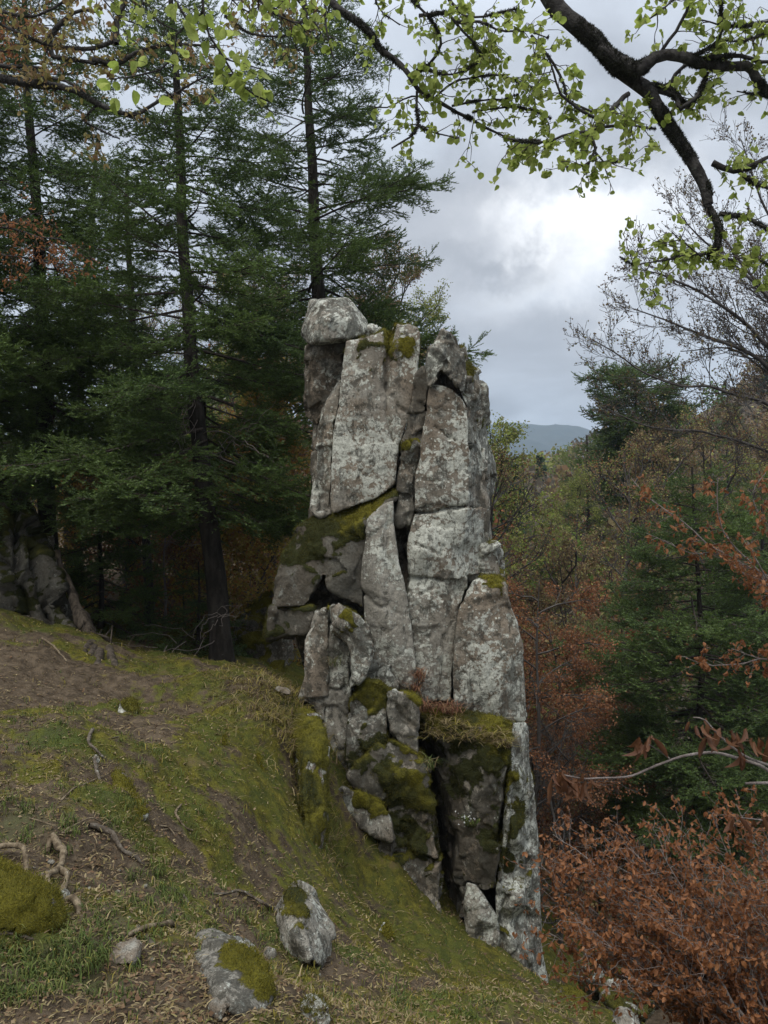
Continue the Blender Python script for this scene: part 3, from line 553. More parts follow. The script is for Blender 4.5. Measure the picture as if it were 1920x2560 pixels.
S('rock_buttress', [(876,1940),(934,1897),(975,1848),(1006,1864),(1044,1884),(1060,1915),(1070,1978),(1080,2042),(1086,2083),(1093,2184),(1104,2295),(1090,2330),(1030,2290),(985,2200),(978,2120),(972,2060),(966,2010),(924,1995),(898,1976)], 8.66, 1.3, 26,
  inner=[(960,1950,-.10),(1020,1930,-.02),(1040,2050,.02),(1010,2080,.12),(1030,2180,.06),(1070,2200,.05)], lichen=.34, stain=.72, facet=1.5, moss=.75, yellow=.42, up0=.1, spots=[(960,1930,.26,.8,.45),(1030,2000,.25,.7,.3),(1050,2120,.22,.7,.4),(1040,1950,.16,.9,.75),(1066,2000,.12,.9,.7),(1000,2060,.25,.5,.25),(1040,1870,.16,.7,.7)], label='mossy buttress above the dark overhang')
S('rock_slab', [(842,1980),(858,1968),(896,1984),(933,1996),(955,2020),(972,2050),(978,2098),(935,2084),(896,2056),(862,2020)], 8.52, .8, 27, lichen=.52, stain=.6, facet=1.1, moss=.1, spots=[(905,1990,.14,1.0,.8),(945,2010,.10,.8,.8)], label='leaning slab tucked under the overhang')
S('rock_buttress', [(950,2085),(985,2110),(1000,2190),(1020,2270),(1000,2300),(960,2240),(930,2190),(935,2130)], 8.55, .9, 28, lichen=.2, stain=.7, moss=1.1, yellow=.6, up0=-.1, facet=1.5, label='mossy foot of the buttress')
# right lower mass
S('rock_buttress', [(1054,1790,.4),(1098,1772,.45),(1136,1778,.4),(1240,1800,.3),(1279,1810,.3),(1281,1842,.1),(1272,1900),(1255,1960),(1256,2010),(1244,2060),(1243,2130),(1242,2215),(1205,2225,.05),(1166,2205,.1),(1160,2300,.2),(1130,2310,1.2),(1110,2200,1.3),(1098,2100,1.3),(1078,1950,1.2),(1062,1880,.8)], 8.76, 1.6, 29,
  inner=[(1150,1840,.0),(1200,1850,-.06),(1110,1880,.15),(1180,2000,-.05),(1225,1960,-.12),(1150,2100,.10),(1210,2120,-.06),(1125,2000,.25),(1148,2200,.15),(1095,1840,.12)], lichen=.22, stain=.80, brown=.60, facet=.8, amp=.8, moss=.50, yellow=.12, up0=.05, spots=[(1235,1830,.30,1.2,.95),(1090,1800,.28,.8,.75),(1150,1795,.25,.7,.5),(1240,1870,.18,1.0,.9),(1150,1930,.4,.45,.0),(1220,2090,.3,.5,.2)], label='dark mossy buttress right of the wide cleft')
S('rock_slab', [(1283,1806,.2),(1313,1808,.4),(1319,1909,.4),(1328,1941,.4),(1337,2010,.45),(1343,2097,.45),(1346,2156,.45),(1351,2289,.45),(1355,2404,.45),(1369,2472,.45),(1313,2470,.1),(1272,2435),(1240,2400),(1243,2300),(1244,2215),(1256,2129),(1264,1992),(1275,1900)], 8.78, 1.3, 30,
  inner=[(1292,1950,.02),(1295,2100,.0),(1300,2250,-.05),(1310,2400,-.04),(1275,2250,-.04)], lichen=.72, stain=.66, brown=.35, facet=.4, amp=.7, moss=.12, spots=[(1292,2052,.14,1.2,.35),(1296,1940,.16,.8,.7),(1270,2140,.2,.7,.3),(1300,2010,.08,.5,.5)], cracks=[([(1290,1960),(1275,2100),(1262,2200)],.03,.05),([(1264,2240),(1256,2330),(1250,2400)],.05,.12),([(1320,2100),(1318,2260),(1330,2380)],.02,.03)], label='white-streaked right edge dropping to the valley')
S('rock_block', [(1168,2206),(1190,2213),(1240,2287),(1246,2315),(1238,2400),(1180,2352),(1160,2335),(1163,2266)], 8.72, .9, 31, inner=[(1205,2300,-.10)], lichen=.62, brown=.2, stain=.52, facet=.5, amp=.6, label='pale smooth block at the foot of the right buttress')
cap_b = P(830, 862, 9.9)
cap = hull_rock('perched_boulder', [P(*p) for p in [(750,828,9.75),(763,806,9.7),(796,757,9.75),(816,747,9.9),(869,744,9.85),(884,760,9.8),(905,790,9.85),(921,804,9.9),(914,832,9.75),(868,850,9.55),(828,845,9.45),(772,861,9.6),(820,800,9.42),(880,800,9.58),(775,750,10.4),(870,750,10.5),(910,830,10.5),(765,850,10.5),(845,862,9.9)]], 41, vox=.022, base=cap_b, lichen=.78, stain=.68, brown=.45, facet=.35, amp=.6)
tag(cap, 'angular boulder blotched black and white, perched on top of the rock tower', 'boulder')
# ledge of the near slope, cut off on its right side
led_b = P(760, 2150, 7.6)
led = hull_rock('rock_ledge', [P(*p) for p in [(740,1785,8.6),(798,1800,8.5),(806,1830,8.0),(806,1900,7.7),(808,2000,7.4),(811,2110,7.25),(800,2150,7.15),(770,1900,7.55),(760,2000,7.2),(765,2130,6.9),(740,1850,8.0),(700,1830,9.2),(800,1820,9.3),(805,2100,9.0),(700,2150,8.5)]], 42, vox=.028, base=led_b, lichen=.62, stain=.6, moss=.45, yellow=.75, facet=1.1, spots=[(800,1850,.14,1.0,.7),(780,1900,.2,.9,.7),(795,1990,.12,.6,.8),(760,1990,.3,.8,.4),(790,2110,.22,1.0,.6),(730,1850,.3,.9,.5)])
tag(led, 'mossy rock ledge with a sheer right side edged in white lichen, left of the tower', 'rock ledge')

# boulders on the slope
def boulder(px, py, w, h, seed, label, dy=.55, group=None, name='boulder', Y=None, sink=.25, **kw):
    """angular stone of w x h photo pixels whose foot the photo shows at px, py"""
    g = on_ground(px, py) if Y is None else P(px, py, Y); rng = np.random.RandomState(seed); W, H = w / F * g[1] / 2, h / F * g[1]
    q = rng.normal(size=(22, 3)); q /= np.linalg.norm(q, axis=1)[:, None]; q = np.sign(q) * np.abs(q) ** .8
    pts = g + np.stack([q[:, 0] * W, q[:, 1] * W * 2 * dy + W * dy, (q[:, 2] * .5 + .5) * H * (1 + sink) - H * sink], 1)
    o = hull_rock(name, pts, seed, vox=max(.006, W * .075), base=g, **{'grain': 3.0, **kw}); return tag(o, label, 'boulder' if w > 70 else 'stone', group)
def shaped(name, pts, seed, label, base, cat='boulder', **kw):
    o = hull_rock(name, [P(*p) for p in pts], seed, base=P(*base), **{'grain': float(np.clip(7.5 / base[2], 1, 2.6)), **kw}); return tag(o, label, cat)
g = on_ground(765, 2420); Yb = g[1]
shaped('boulder', [(690,2310,Yb+.3),(700,2290,Yb+.1),(735,2235,Yb+.35),(750,2214,Yb+.4),(785,2220,Yb+.45),(806,2260,Yb+.35),(830,2315,Yb+.25),(828,2400,Yb+.2),(806,2420,Yb),(780,2400,Yb-.12),(740,2350,Yb-.1),(712,2320,Yb+.02),(745,2265,Yb+.1),(780,2260,Yb+.18),(740,2240,Yb+.9),(800,2260,Yb+.9),(820,2400,Yb+.8),(700,2320,Yb+.8),(790,2450,Yb+.15),(715,2390,Yb+.2),(830,2430,Yb+.4),(700,2360,Yb+.5)], 51, 'grey angular boulder with pale lichen in the lower middle of the slope', (765,2420,Yb), vox=.016, grain=1.9, lichen=.42, brown=.25, stain=.60, facet=1.0, amp=.45, moss=.1, spots=[(738,2245,.06,.8,.4),(800,2300,.05,.4,.4)])
g = on_ground(590, 2540); Yb = g[1]
shaped('boulder', [(470,2370,Yb+.45),(490,2330,Yb+.6),(530,2322,Yb+.62),(575,2345,Yb+.55),(600,2375,Yb+.5),(635,2410,Yb+.35),(668,2440,Yb+.25),(672,2490,Yb+.12),(660,2530,Yb+.05),(600,2540,Yb-.04),(540,2490,Yb+.02),(545,2460,Yb+.06),(500,2420,Yb+.25),(470,2390,Yb+.4),(560,2400,Yb+.32),(620,2440,Yb+.16),(560,2350,Yb+.9),(650,2450,Yb+.7),(640,2560,Yb+.5)], 52, 'lichen-grey boulder half draped in yellow moss, bottom centre', (590,2540,Yb), vox=.012, grain=2.8, lichen=.44, brown=.25, stain=.66, facet=1.1, amp=.5, moss=.04, yellow=.9, spots=[(625,2420,.055,1.1,.9),(560,2395,.04,.8,.8),(645,2480,.055,1.1,.9),(600,2400,.05,.7,.8)])
g = on_ground(70, 2335); Yb = g[1]
shaped('boulder', [(-120,2200,Yb+.3),(-60,2170,Yb+.3),(10,2183,Yb+.25),(70,2200,Yb+.2),(120,2240,Yb+.15),(147,2280,Yb+.15),(140,2315,Yb+.1),(110,2335,Yb),(0,2330,Yb-.08),(-120,2330,Yb-.05),(30,2220,Yb+.05),(110,2260,Yb+.05),(-100,2200,Yb+.8),(130,2290,Yb+.6)], 53, 'boulder wholly wrapped in yellow-green moss at the left edge', (70,2335,Yb), vox=.013, moss=1.4, yellow=.85, facet=.5, amp=.6, up0=-.9, spots=[(60,2250,.3,.8,.8)])
g = on_ground(345, 2050); Yb = g[1]
shaped('boulder', [(262,1912,Yb+.8),(285,1905,Yb+.8),(310,1950,Yb+.55),(335,1990,Yb+.35),(366,2040,Yb+.1),(355,2052,Yb),(330,2040,Yb),(300,2000,Yb+.3),(275,1950,Yb+.6),(290,1960,Yb+1.0),(350,2040,Yb+.6),(320,2010,Yb+.15)], 54, 'long mossy hump of stone with a grey right side, left of the ledge', (345,2050,Yb), vox=.014, moss=.6, yellow=.8, facet=.6, amp=.5, lichen=.6, spots=[(300,1960,.2,1.0,.8)])
g = on_ground(330, 1790); Yb = g[1]
shaped('boulder', [(285,1790,Yb),(300,1755,Yb+.1),(330,1745,Yb+.2),(345,1765,Yb+.15),(350,1790,Yb+.05),(310,1800,Yb),(320,1760,Yb+.5),(345,1790,Yb+.4)], 55, 'rounded stone peeping out of moss in the hollow', (330,1790,Yb), vox=.015, moss=.8, yellow=.5, lichen=.4, facet=.6, amp=.6, spots=[(320,1765,.12,.8,.6)])
g = on_ground(708, 1738); Yb = g[1] - .1
shaped('stone', [(686,1722,Yb),(695,1716,Yb+.05),(715,1718,Yb+.1),(728,1728,Yb+.05),(726,1738,Yb),(705,1735,Yb-.05),(700,1722,Yb+.3),(724,1732,Yb+.3)], 56, 'flat brown stone lying beside the foot of the tower', (708,1738,Yb), cat='stone', vox=.012, lichen=.25, brown=.8, stain=.2, facet=.4, amp=.3, fuzz=False)
g = on_ground(690, 1775); Yb = g[1]
shaped('stone', [(672,1775,Yb),(678,1752,Yb+.1),(700,1745,Yb+.2),(712,1760,Yb+.1),(695,1782,Yb),(690,1755,Yb+.4)], 57, 'whitish stone set in moss just below the flat brown stone', (690,1775,Yb), cat='stone', vox=.014, lichen=.7, moss=.3, facet=.6, amp=.5)
g = on_ground(962, 2355); Yb = g[1]
shaped('stone', [(942,2350,Yb),(945,2320,Yb+.05),(960,2300,Yb+.15),(978,2335,Yb+.1),(985,2352,Yb+.05),(965,2360,Yb-.02),(965,2310,Yb+.4),(978,2350,Yb+.3)], 58, 'small pointed stone coated in yellow moss on the slope below the buttress', (962,2355,Yb), cat='stone', vox=.01, moss=.9, yellow=1., lichen=.8, facet=.5, amp=.4, spots=[(955,2340,.1,.8,1.)])
boulder(303, 2412, 80, 42, 61, 'flat reddish-brown stone sunk in the path at the lower left', brown=.9, lichen=.2, stain=.3, facet=.4, amp=.3, fuzz=False)
boulder(545, 2545, 60, 40, 63, 'reddish stone at the bottom edge below the lichen boulder', name='stone', brown=.85, lichen=.3, facet=.5, amp=.35, fuzz=False)
boulder(790, 2560, 90, 40, 64, 'grey lichen stone at the bottom edge right of the moss-draped boulder', lichen=.7, facet=.5, amp=.4, moss=.2)
boulder(672, 2400, 34, 22, 65, 'grey stone lying between the two lichen boulders', name='stone', lichen=.4, facet=.4, amp=.3, fuzz=False)
boulder(155, 2255, 30, 24, 66, 'pale stone wedged under the twisted roots', name='stone', lichen=.65, facet=.5, amp=.3, fuzz=False)
boulder(240, 1912, 22, 20, 67, 'pale grey stone caught in the exposed root on the bank', name='stone', lichen=.65, facet=.4, amp=.3, fuzz=False)
rngs = np.random.RandomState(70)
for k, (px, py, w) in enumerate([(143,2018,16),(205,2262,24),(190,2235,20),(246,2258,26),(312,2290,18),(322,2300,24),(375,2300,18),(343,2322,18),(365,2218,18),(295,2235,16),(25,2178,18),(50,2182,22),(102,2196,18),(120,2185,20),(85,2172,16),(300,2180,12),(38,1888,14),(420,2175,12),(797,2440,14),(180,2210,18),(222,2228,14),(420,2350,16),(380,2410,18),(128,2165,20),(205,2244,18),(170,2262,24),(275,2355,14),(100,2460,10),(640,2180,12),(540,2215,10),(355,2335,14),(430,2400,16),(200,2470,12),(350,2440,12),(470,2545,18),(700,2545,14),(630,2375,16)]):
    g = on_ground(px, py); s = w / F * g[1] / 2; q = rngs.normal(size=(14, 3)); q /= np.linalg.norm(q, axis=1)[:, None]
    o = hull_rock('stone', g + q * (s, s * .9, s * .62) + (0, 0, s * .15), 700 + k, vox=max(.004, s * .2), base=g, lichen=.36, brown=rngs.uniform(.2, .7), stain=.3, grain=3.0, facet=.2, amp=.12, fuzz=False)
    tag(o, 'one of the small grey stones strewn among the grass and bare soil', 'stone', 'small stones strewn on the near slope')
# rocks beyond the slope
shaped('boulder', [(1440,2440,11.6),(1460,2412,11.3),(1485,2392,11.2),(1515,2405,11.3),(1530,2420,11.5),(1480,2450,10.9),(1450,2450,11),(1540,2440,11.6),(1560,2460,12),(1480,2400,12.3),(1550,2440,12.3),(1460,2500,11.5),(1560,2500,11.5)], 71, 'pale flat-faced boulder below the slope at lower right, mossy behind', (1480,2450,11.), vox=.03, lichen=.6, brown=.3, stain=.3, moss=.3, yellow=.4, facet=.5, amp=.6, spots=[(1530,2440,.25,.9,.3)])
shaped('boulder', [(1500,2450,10.8),(1540,2425,11.2),(1600,2440,11),(1640,2500,10.6),(1620,2540,10.2),(1540,2530,10.2),(1500,2490,10.4),(1560,2440,12),(1640,2520,11.6),(1560,2580,11)], 72, 'dark moss-covered boulder right of the pale one', (1560,2540,10.5), vox=.035, moss=1.1, yellow=.25, facet=.8, up0=-.2)
shaped('boulder', [(1370,2510,9.8),(1390,2470,10.2),(1440,2465,10.4),(1470,2500,10.2),(1460,2560,9.8),(1390,2560,9.6),(1430,2480,11.2),(1400,2500,11)], 73, 'mossy green boulder just beyond the foot of the tower', (1420,2540,10), vox=.03, moss=1.1, yellow=.6, facet=.7, up0=-.2)
shaped('boulder', [(1405,2560,9.),(1430,2535,9.2),(1470,2540,9.4),(1480,2580,9.),(1420,2600,8.8),(1450,2540,10)], 74, 'bare grey boulder at the bottom edge below the mossy ones', (1440,2590,9), vox=.025, lichen=.4, facet=.6)
shaped('boulder', [(1520,2545,9.),(1550,2520,9.2),(1590,2530,9.4),(1600,2580,9.),(1530,2600,8.8),(1570,2540,10)], 75, 'rounded grey boulder at the bottom edge under the withered leaves', (1560,2590,9), vox=.025, lichen=.4, facet=.6, moss=.2)
shaped('rock_outcrop', [(-160,1640,11.3),(-150,1250,12.),(-20,1190,11.8),(40,1230,11.6),(70,1300,11.4),(90,1400,11.1),(140,1480,11.),(175,1560,10.8),(190,1620,10.7),(60,1640,10.5),(20,1420,10.8),(60,1360,12.8),(180,1600,12.8),(-100,1220,13.8)], 76, 'craggy mossy outcrop rising behind the bank at the left edge', (60,1640,11.2), cat='rock outcrop', vox=.045, lichen=.25, stain=.9, moss=.95, yellow=.25, up0=.0, facet=3.5, amp=2.4, cracks=[([(30,1240),(45,1380),(70,1620)],.05,.28),([(75,1330),(100,1450),(130,1620)],.05,.25),([(-20,1400),(40,1420),(90,1410)],.04,.18)], spots=[(95,1350,.2,.5,.3),(20,1300,.3,.7,.4),(60,1500,.3,.6,.2)])
shaped('rock_outcrop', [(70,1640,11.6),(78,1400,12.2),(95,1345,12.),(125,1340,12.),(137,1380,11.9),(142,1460,11.8),(172,1540,11.6),(180,1640,11.4),(120,1420,12.8),(90,1360,13.2)], 77, 'upright crag with a pale face behind the mossy outcrop', (120,1640,11.8), cat='rock outcrop', vox=.05, lichen=.62, stain=.6, moss=.3, yellow=.5, facet=1.4)
shaped('rock_outcrop', [(590,1690,13.),(585,1560,13.4),(640,1500,13.6),(690,1480,13.4),(720,1600,12.6),(700,1700,12.4),(620,1620,12.8),(650,1500,15),(730,1650,15)], 78, 'moss-yellow outcrop in the hollow between the fir and the tower', (650,1690,13), cat='rock outcrop', vox=.05, lichen=.4, stain=.7, moss=.9, yellow=.8, facet=2, up0=-.1)
shaped('rock_outcrop', [(500,1160,34),(520,960,35),(560,920,35),(600,940,34.5),(640,980,34),(700,1160,33),(560,1000,33.5),(600,960,40),(680,1160,40)], 79, 'pale grey crag on the wooded rise behind the firs', (600,1130,35), cat='rock outcrop', vox=.14, lichen=.7, stain=.5, moss=.1, facet=4, amp=3, fuzz=False)

# ------------------------------------------------------------------ firs
def bough_mesh(L, seed, sparse=1.0):
    """one flat fir bough along +x: wood, side twigs, twiglets and needles"""
    rng = np.random.RandomState(seed); paths = []; nb, nd, nu = [], [], []
    def axis(t): return np.array([t * L, .06 * L * math.sin(t * 3 + seed), -.20 * L * t ** 1.4 + .13 * L * t ** 3.2])
    ax = np.array([axis(t) for t in np.linspace(0, 1, 9)]); paths.append((ax, np.linspace(.012 * L ** .8 + .004, .003, 9)))
    def needles(p0, p1, up):
        n = max(2, int(np.linalg.norm(p1 - p0) / .017)); t = np.linspace(.1, 1.0, n)[:, None]; q = p0 + (p1 - p0) * t; dv = (p1 - p0) / np.linalg.norm(p1 - p0)
        sd = np.cross(dv, up); sd /= np.linalg.norm(sd) + 1e-9
        for s in (-1, 1):
            nb.append(q + rng.normal(size=q.shape) * .004); v = dv * .8 + s * sd * 1.0 + up * rng.uniform(-.15, .65, (n, 1)); nd.append(v / np.linalg.norm(v, axis=1)[:, None]); nu.append(np.linspace(0, 1, n) ** 2 * rng.uniform(.3, 1))
    def twig(p, dv, ln, up, lev):
        n = 4; pts = [p]; dd = dv.copy()
        for k in range(n):
            dd = dd + rng.normal(size=3) * .10 + np.array([0, 0, -.05 + .05 * k]); dd /= np.linalg.norm(dd); pts.append(pts[-1] + dd * ln / n)
        pts = np.array(pts); paths.append((pts, np.linspace(.0045 if lev == 1 else .003, .0015, n + 1)))
        for k in range(n):
            if lev == 2 or k >= 1: needles(pts[k], pts[k + 1], up)
        if lev == 1:
            m = max(2, int(ln / .062)); 
            for j in range(m):
                t = .18 + .80 * j / m; k = min(int(t * n), n - 1); q = pts[k] + (pts[k + 1] - pts[k]) * (t * n - k); s = 1 if j % 2 else -1
                side = np.cross(dd, up); v = dd * .75 + s * side * .8 + rng.normal(size=3) * .16 + (0, 0, rng.normal() * .28); v /= np.linalg.norm(v)
                twig(q, v, min(.30, .10 + .38 * ln * (1 - t) * rng.uniform(.6, 1.1)), up, 2)
    m = int(L * 11 * sparse) + 5
    for j in range(m):
        t = .16 + .84 * (j + rng.uniform(0, .8)) / m
        if t > 1 or (t < .40 and rng.rand() < .45): continue
        p = axis(t); s = 1 if j % 2 else -1; v = np.array([.62, s * .8, rng.uniform(-.55, .40)]); v /= np.linalg.norm(v)
        ln = min(.95, (.16 + .62 * L * (1 - t) ** .8 * (.5 + .5 * min(1, t * 2.4))) * rng.uniform(.65, 1.1)); up = np.array([rng.uniform(-.2, .2), rng.uniform(-.25, .25), 1.0]); twig(p, v, ln, up / np.linalg.norm(up), 1)
    twig(axis(.97), np.array([1, 0, .1]), .22, np.array([0, 0, 1.0]), 1)
    V1, Q1 = tube_arrays(paths, 3)
    B, D, T = np.concatenate(nb), np.concatenate(nd), np.concatenate(nu); sd = np.cross(D, rng.normal(size=D.shape)); sd /= np.linalg.norm(sd, axis=1)[:, None]
    ln = rng.uniform(.028, .046, (len(B), 1)); V2 = np.stack([B - sd * .0085, B + sd * .0085, B + D * ln], 1).reshape(-1, 3)
    T2 = np.arange(len(B) * 3).reshape(-1, 3) + len(V1)
    return raw_mesh('branch', np.concatenate([V1, V2]), [Q1, T2], [M_TWIG, M_NEEDLE], np.concatenate([np.zeros(len(Q1)), np.ones(len(T2))]), attrs={'tint': np.concatenate([np.zeros(len(V1)), np.repeat(T, 3)])})
BOUGHS = {L: [bough_mesh(L, int(L * 100) + k) for k in range(3)] for L in (.7, 1.2, 1.8, 2.6)}
_r = np.random.RandomState(3); bp = []
for k in range(7):
    p = np.cumsum(np.concatenate([[[0, 0, 0]], np.stack([np.full(6, .16), _r.normal(size=6) * .05, _r.normal(size=6) * .05 - .03], 1)]), 0); 
    if k: p = p * .5 + np.array([.12 + .12 * k, 0, -.03 * k]) ; 
    if k: p[:, 1] += np.linspace(0, .3, 7) * (1 if k % 2 else -1)
    bp.append((p, np.linspace(.010 if not k else .005, .002, 7)))
DEADTWIG = raw_mesh('dead_branch', *tube_arrays(bp, 3), M_PALETWIG)
def fir(label, axis, r0, r1, prof, n, seed, crown=(0, 1), group=None, tilt=0.0, dead=10, cat='fir tree', name='fir_tree', wide=1.0, skip=None, fat=1.0, base_z=None):
    """axis: (px, py, Y) up the trunk; prof: bough length against height 0..1"""
    rng = np.random.RandomState(seed); A = np.array([P(*a) for a in axis]); n = int(n * 1.35)
    if base_z is None: base_z = min(A[0][2], G(A[0][0], A[0][1])) - .25
    A[0][2] = base_z; B = A[0].copy()
    root = empty(name, tuple(B), label, cat, group); C = catmull(A, .35); C = wobble(C, .05, .6, seed * 1.7); n_c = len(C); t = np.linspace(0, 1, n_c)
    r = r0 + (r1 - r0) * t ** .9; r[:2] *= (1.35, 1.12)
    V, Q = tube_arrays([(C - B, r)], 10, .06, rng); mesh_obj('trunk', raw_mesh('trunk', V, Q, M_FIRBARK, smooth=True), root)
    H = C[:, 2] - C[0, 2]; Ht = H[-1]; ph = np.array(prof); az = rng.uniform(0, 6.28)
    for k in range(n):
        u = crown[0] + (crown[1] - crown[0]) * max(0, (k + rng.uniform(-.4, .4)) / n) ** 1.22; u = float(np.clip(u, .02, .995)); az += 2.4 + rng.uniform(-.5, .5)
        p = np.array([np.interp(u * Ht, H, C[:, j]) for j in range(3)]); L = np.interp(u, ph[:, 0], ph[:, 1]) * rng.uniform(.5, 1.2)
        if skip and skip(u, az, rng): continue
        Lr = min(BOUGHS, key=lambda q: abs(q - L / fat)); me = BOUGHS[Lr][rng.randint(3)]
        o = mesh_obj('branch', me, root); pitch = rad(-4 + 30 * (u - .35) + rng.uniform(-12, 12) + tilt); o.location = p - B; s = L / Lr
        o.rotation_euler = Euler((rng.uniform(-.25, .25), -pitch, az)); o.scale = (s, s * wide * rng.uniform(.9, 1.1), s)
    for k in range(dead):
        u = rng.uniform(.06, max(.12, crown[0] + .25)); p = np.array([np.interp(u * Ht, H, C[:, j]) for j in range(3)]); o = mesh_obj('dead_branch', DEADTWIG, root)
        o.location = p - B; o.rotation_euler = Euler((rng.uniform(-3, 3), rng.uniform(-.2, .5), rng.uniform(0, 6.28))); s = rng.uniform(.5, 1.3); o.scale = (s, s, s)
    return root
fir('tall fir with a straight dark trunk standing on the saddle left of the rock tower', [(565,1668,11.4),(540,1450,11.5),(505,1150,11.6),(475,850,11.7),(462,650,11.7),(448,400,11.8),(440,200,11.8),(432,20,11.9),(428,-80,11.9)], .175, .035,
    [(.10,1.3),(.25,2.3),(.40,2.5),(.55,2.0),(.75,1.4),(.9,.9),(1,.5)], 78, 11, (.23, .97), dead=16)
fir('fir with a thick crooked trunk rising right behind the perched boulder', [(806,1400,15.2),(802,900,15.2),(795,720,15.2),(783,520,15.2),(775,330,15.2),(768,150,15.2),(762,20,15.2),(758,-60,15.2)], .27, .05,
    [(.3,2.3),(.45,2.8),(.55,2.8),(.7,2.2),(.85,1.6),(1,.8)], 66, 12, (.41, .97), dead=8, base_z=-3.5)
fir('broad dense fir at the far left with its trunk half hidden', [(140,1560,13.2),(120,1300,13.2),(108,900,13.2),(95,600,13.3),(75,300,13.3),(60,60,13.4),(55,-80,13.4)], .18, .04,
    [(.1,1.9),(.3,2.6),(.5,2.1),(.7,1.6),(.9,1.1),(1,.6)], 70, 13, (.34, .97), dead=8)
fir('dark fir crowded between the far-left fir and the fir on the saddle', [(190,1560,16.5),(182,1300,16.5),(190,1000,16.5),(215,700,16.6),(235,450,16.6),(245,330,16.6)], .23, .03,
    [(.1,2.6),(.35,2.9),(.55,2.0),(.8,1.1),(1,.4)], 44, 14, (.36, .98), dead=8)
fir('shorter fir filling the gap left of the saddle fir', [(330,1560,18.5),(335,1200,18.5),(330,900,18.5),(322,620,18.5),(318,420,18.5)], .22, .03,
    [(.05,2.4),(.3,2.6),(.6,1.7),(.85,.9),(1,.4)], 30, 15, (.36, .98), dead=6)
fir('fir reaching in from beyond the left edge of the picture', [(-170,1600,11.5),(-160,1100,11.5),(-150,700,11.5),(-145,300,11.5),(-140,-50,11.5)], .2, .04,
    [(.1,1.8),(.4,2.4),(.7,1.8),(1,.6)], 62, 17, (.22, .98), dead=6)
fir('young fir with low green boughs at the foot of the far-left trees', [(250,1590,12.6),(255,1450,12.6),(250,1320,12.6),(248,1210,12.6)], .06, .012,
    [(.05,1.1),(.4,1.1),(.8,.6),(1,.3)], 34, 18, (.08, .98), dead=0, name='young_fir', tilt=-6)
fir('little fir with drooping boughs beside the base of the saddle fir', [(500,1640,12.6),(498,1560,12.6),(500,1480,12.6),(498,1400,12.6)], .05, .01,
    [(.05,.8),(.4,.9),(.8,.5),(1,.25)], 22, 19, (.1, .98), dead=0, name='young_fir', tilt=-8)
fir('large dark fir on the valley side at the right, its bare trunk showing below', [(1742,2450,16.5),(1745,2000,16.5),(1748,1700,16.5),(1745,1450,16.5),(1738,1270,16.5),(1732,1170,16.5)], .14, .02,
    [(.2,1.4),(.38,2.0),(.5,2.7),(.65,2.6),(.85,1.6),(1,.4)], 88, 21, (.36, .99), dead=26, tilt=-4, fat=1.3)
fir('second dark fir close behind the large one at the right edge', [(1900,2250,26),(1905,1900,26),(1910,1600,26),(1905,1300,26),(1900,1180,26)], .2, .02,
    [(.1,2.8),(.4,3.6),(.7,2.6),(1,.4)], 80, 22, (.15, .99), dead=6, fat=1.8)
fir('thin dark fir down in the valley in front of the bigger firs', [(1600,2330,19),(1605,2150,19),(1612,2000,19),(1618,1880,19),(1620,1820,19)], .13, .02,
    [(.2,1.6),(.5,2.0),(.8,1.2),(1,.4)], 44, 23, (.25, .98), dead=10)
fir('round-topped fir standing up on the hill skyline right of the tower', [(1592,1300,44),(1592,1130,44),(1590,1020,44),(1588,955,44),(1588,925,44)], .2, .06,
    [(.3,1.2),(.55,1.5),(.7,2.3),(.88,2.9),(1,2.5)], 95, 24, (.55, .995), dead=3, fat=2.8)
fir('lower dark fir just left of the round-topped one on the skyline', [(1470,1300,50),(1470,1200,50),(1468,1130,50),(1468,1090,50)], .2, .05,
    [(.3,1.4),(.6,1.6),(.85,1.2),(1,.6)], 60, 25, (.3, .99), dead=2, fat=2.8)
fir('dark fir near the skyline at upper right behind the bare branches', [(1820,1250,60),(1820,1120,60),(1818,1020,60),(1818,980,60)], .25, .04,
    [(.2,2.6),(.6,2.4),(.85,1.4),(1,.5)], 60, 26, (.15, .99), dead=2, fat=3.)

# ------------------------------------------------------------------ broadleaved trees
def grow(rng, p, d, L, r, lev, maxlev, paths, tips, ang=45, nch=(7, 6, 5, 4), up=.10, ratio=.55, wig=.16, flat=0.0, rmin=.003):
    n = max(3, int(5 - lev)); pts = [np.array(p, float)]; d = np.array(d, float); d /= np.linalg.norm(d); ds = []
    for k in range(n):
        d = d + rng.normal(size=3) * wig + np.array([0, 0, up]); d[2] *= (1 - flat); d /= np.linalg.norm(d); pts.append(pts[-1] + d * L / n); ds.append(d)
    pts = np.array(pts); paths.append((pts, np.linspace(r, max(rmin, r * .45), n + 1)))
    if lev >= maxlev:
        for k in range(1, n + 1): tips.append((pts[k], ds[k - 1]))
        return
    m = nch[lev]
    for j in range(m):
        t = .25 + .75 * (j + rng.uniform(.1, .9)) / m; t = min(t, .999); k = int(t * n); q = pts[k] + (pts[k + 1] - pts[k]) * (t * n - k)
        a = np.cross(ds[k], rng.normal(size=3)); a /= np.linalg.norm(a); an = rad(ang * rng.uniform(.7, 1.25)); v = ds[k] * math.cos(an) + a * math.sin(an); v[2] *= (1 - flat)
        grow(rng, q, v, L * ratio * rng.uniform(.7, 1.15) * (1.1 - .35 * t), max(rmin, r * .48), lev + 1, maxlev, paths, tips, ang, nch, up, ratio, wig, flat, rmin)
LEAFQ = np.array([[0, 0, 0], [.42, .5, .06], [0, 1, 0], [-.42, .5, .06]]); LEAFQF = np.array([[0, 1, 2, 3]])
def colors(rng, n, pal, jit=.25):
    c = np.array(pal)[rng.randint(len(pal), size=n)]; return c * rng.uniform(1 - jit, 1 + jit, (n, 1))
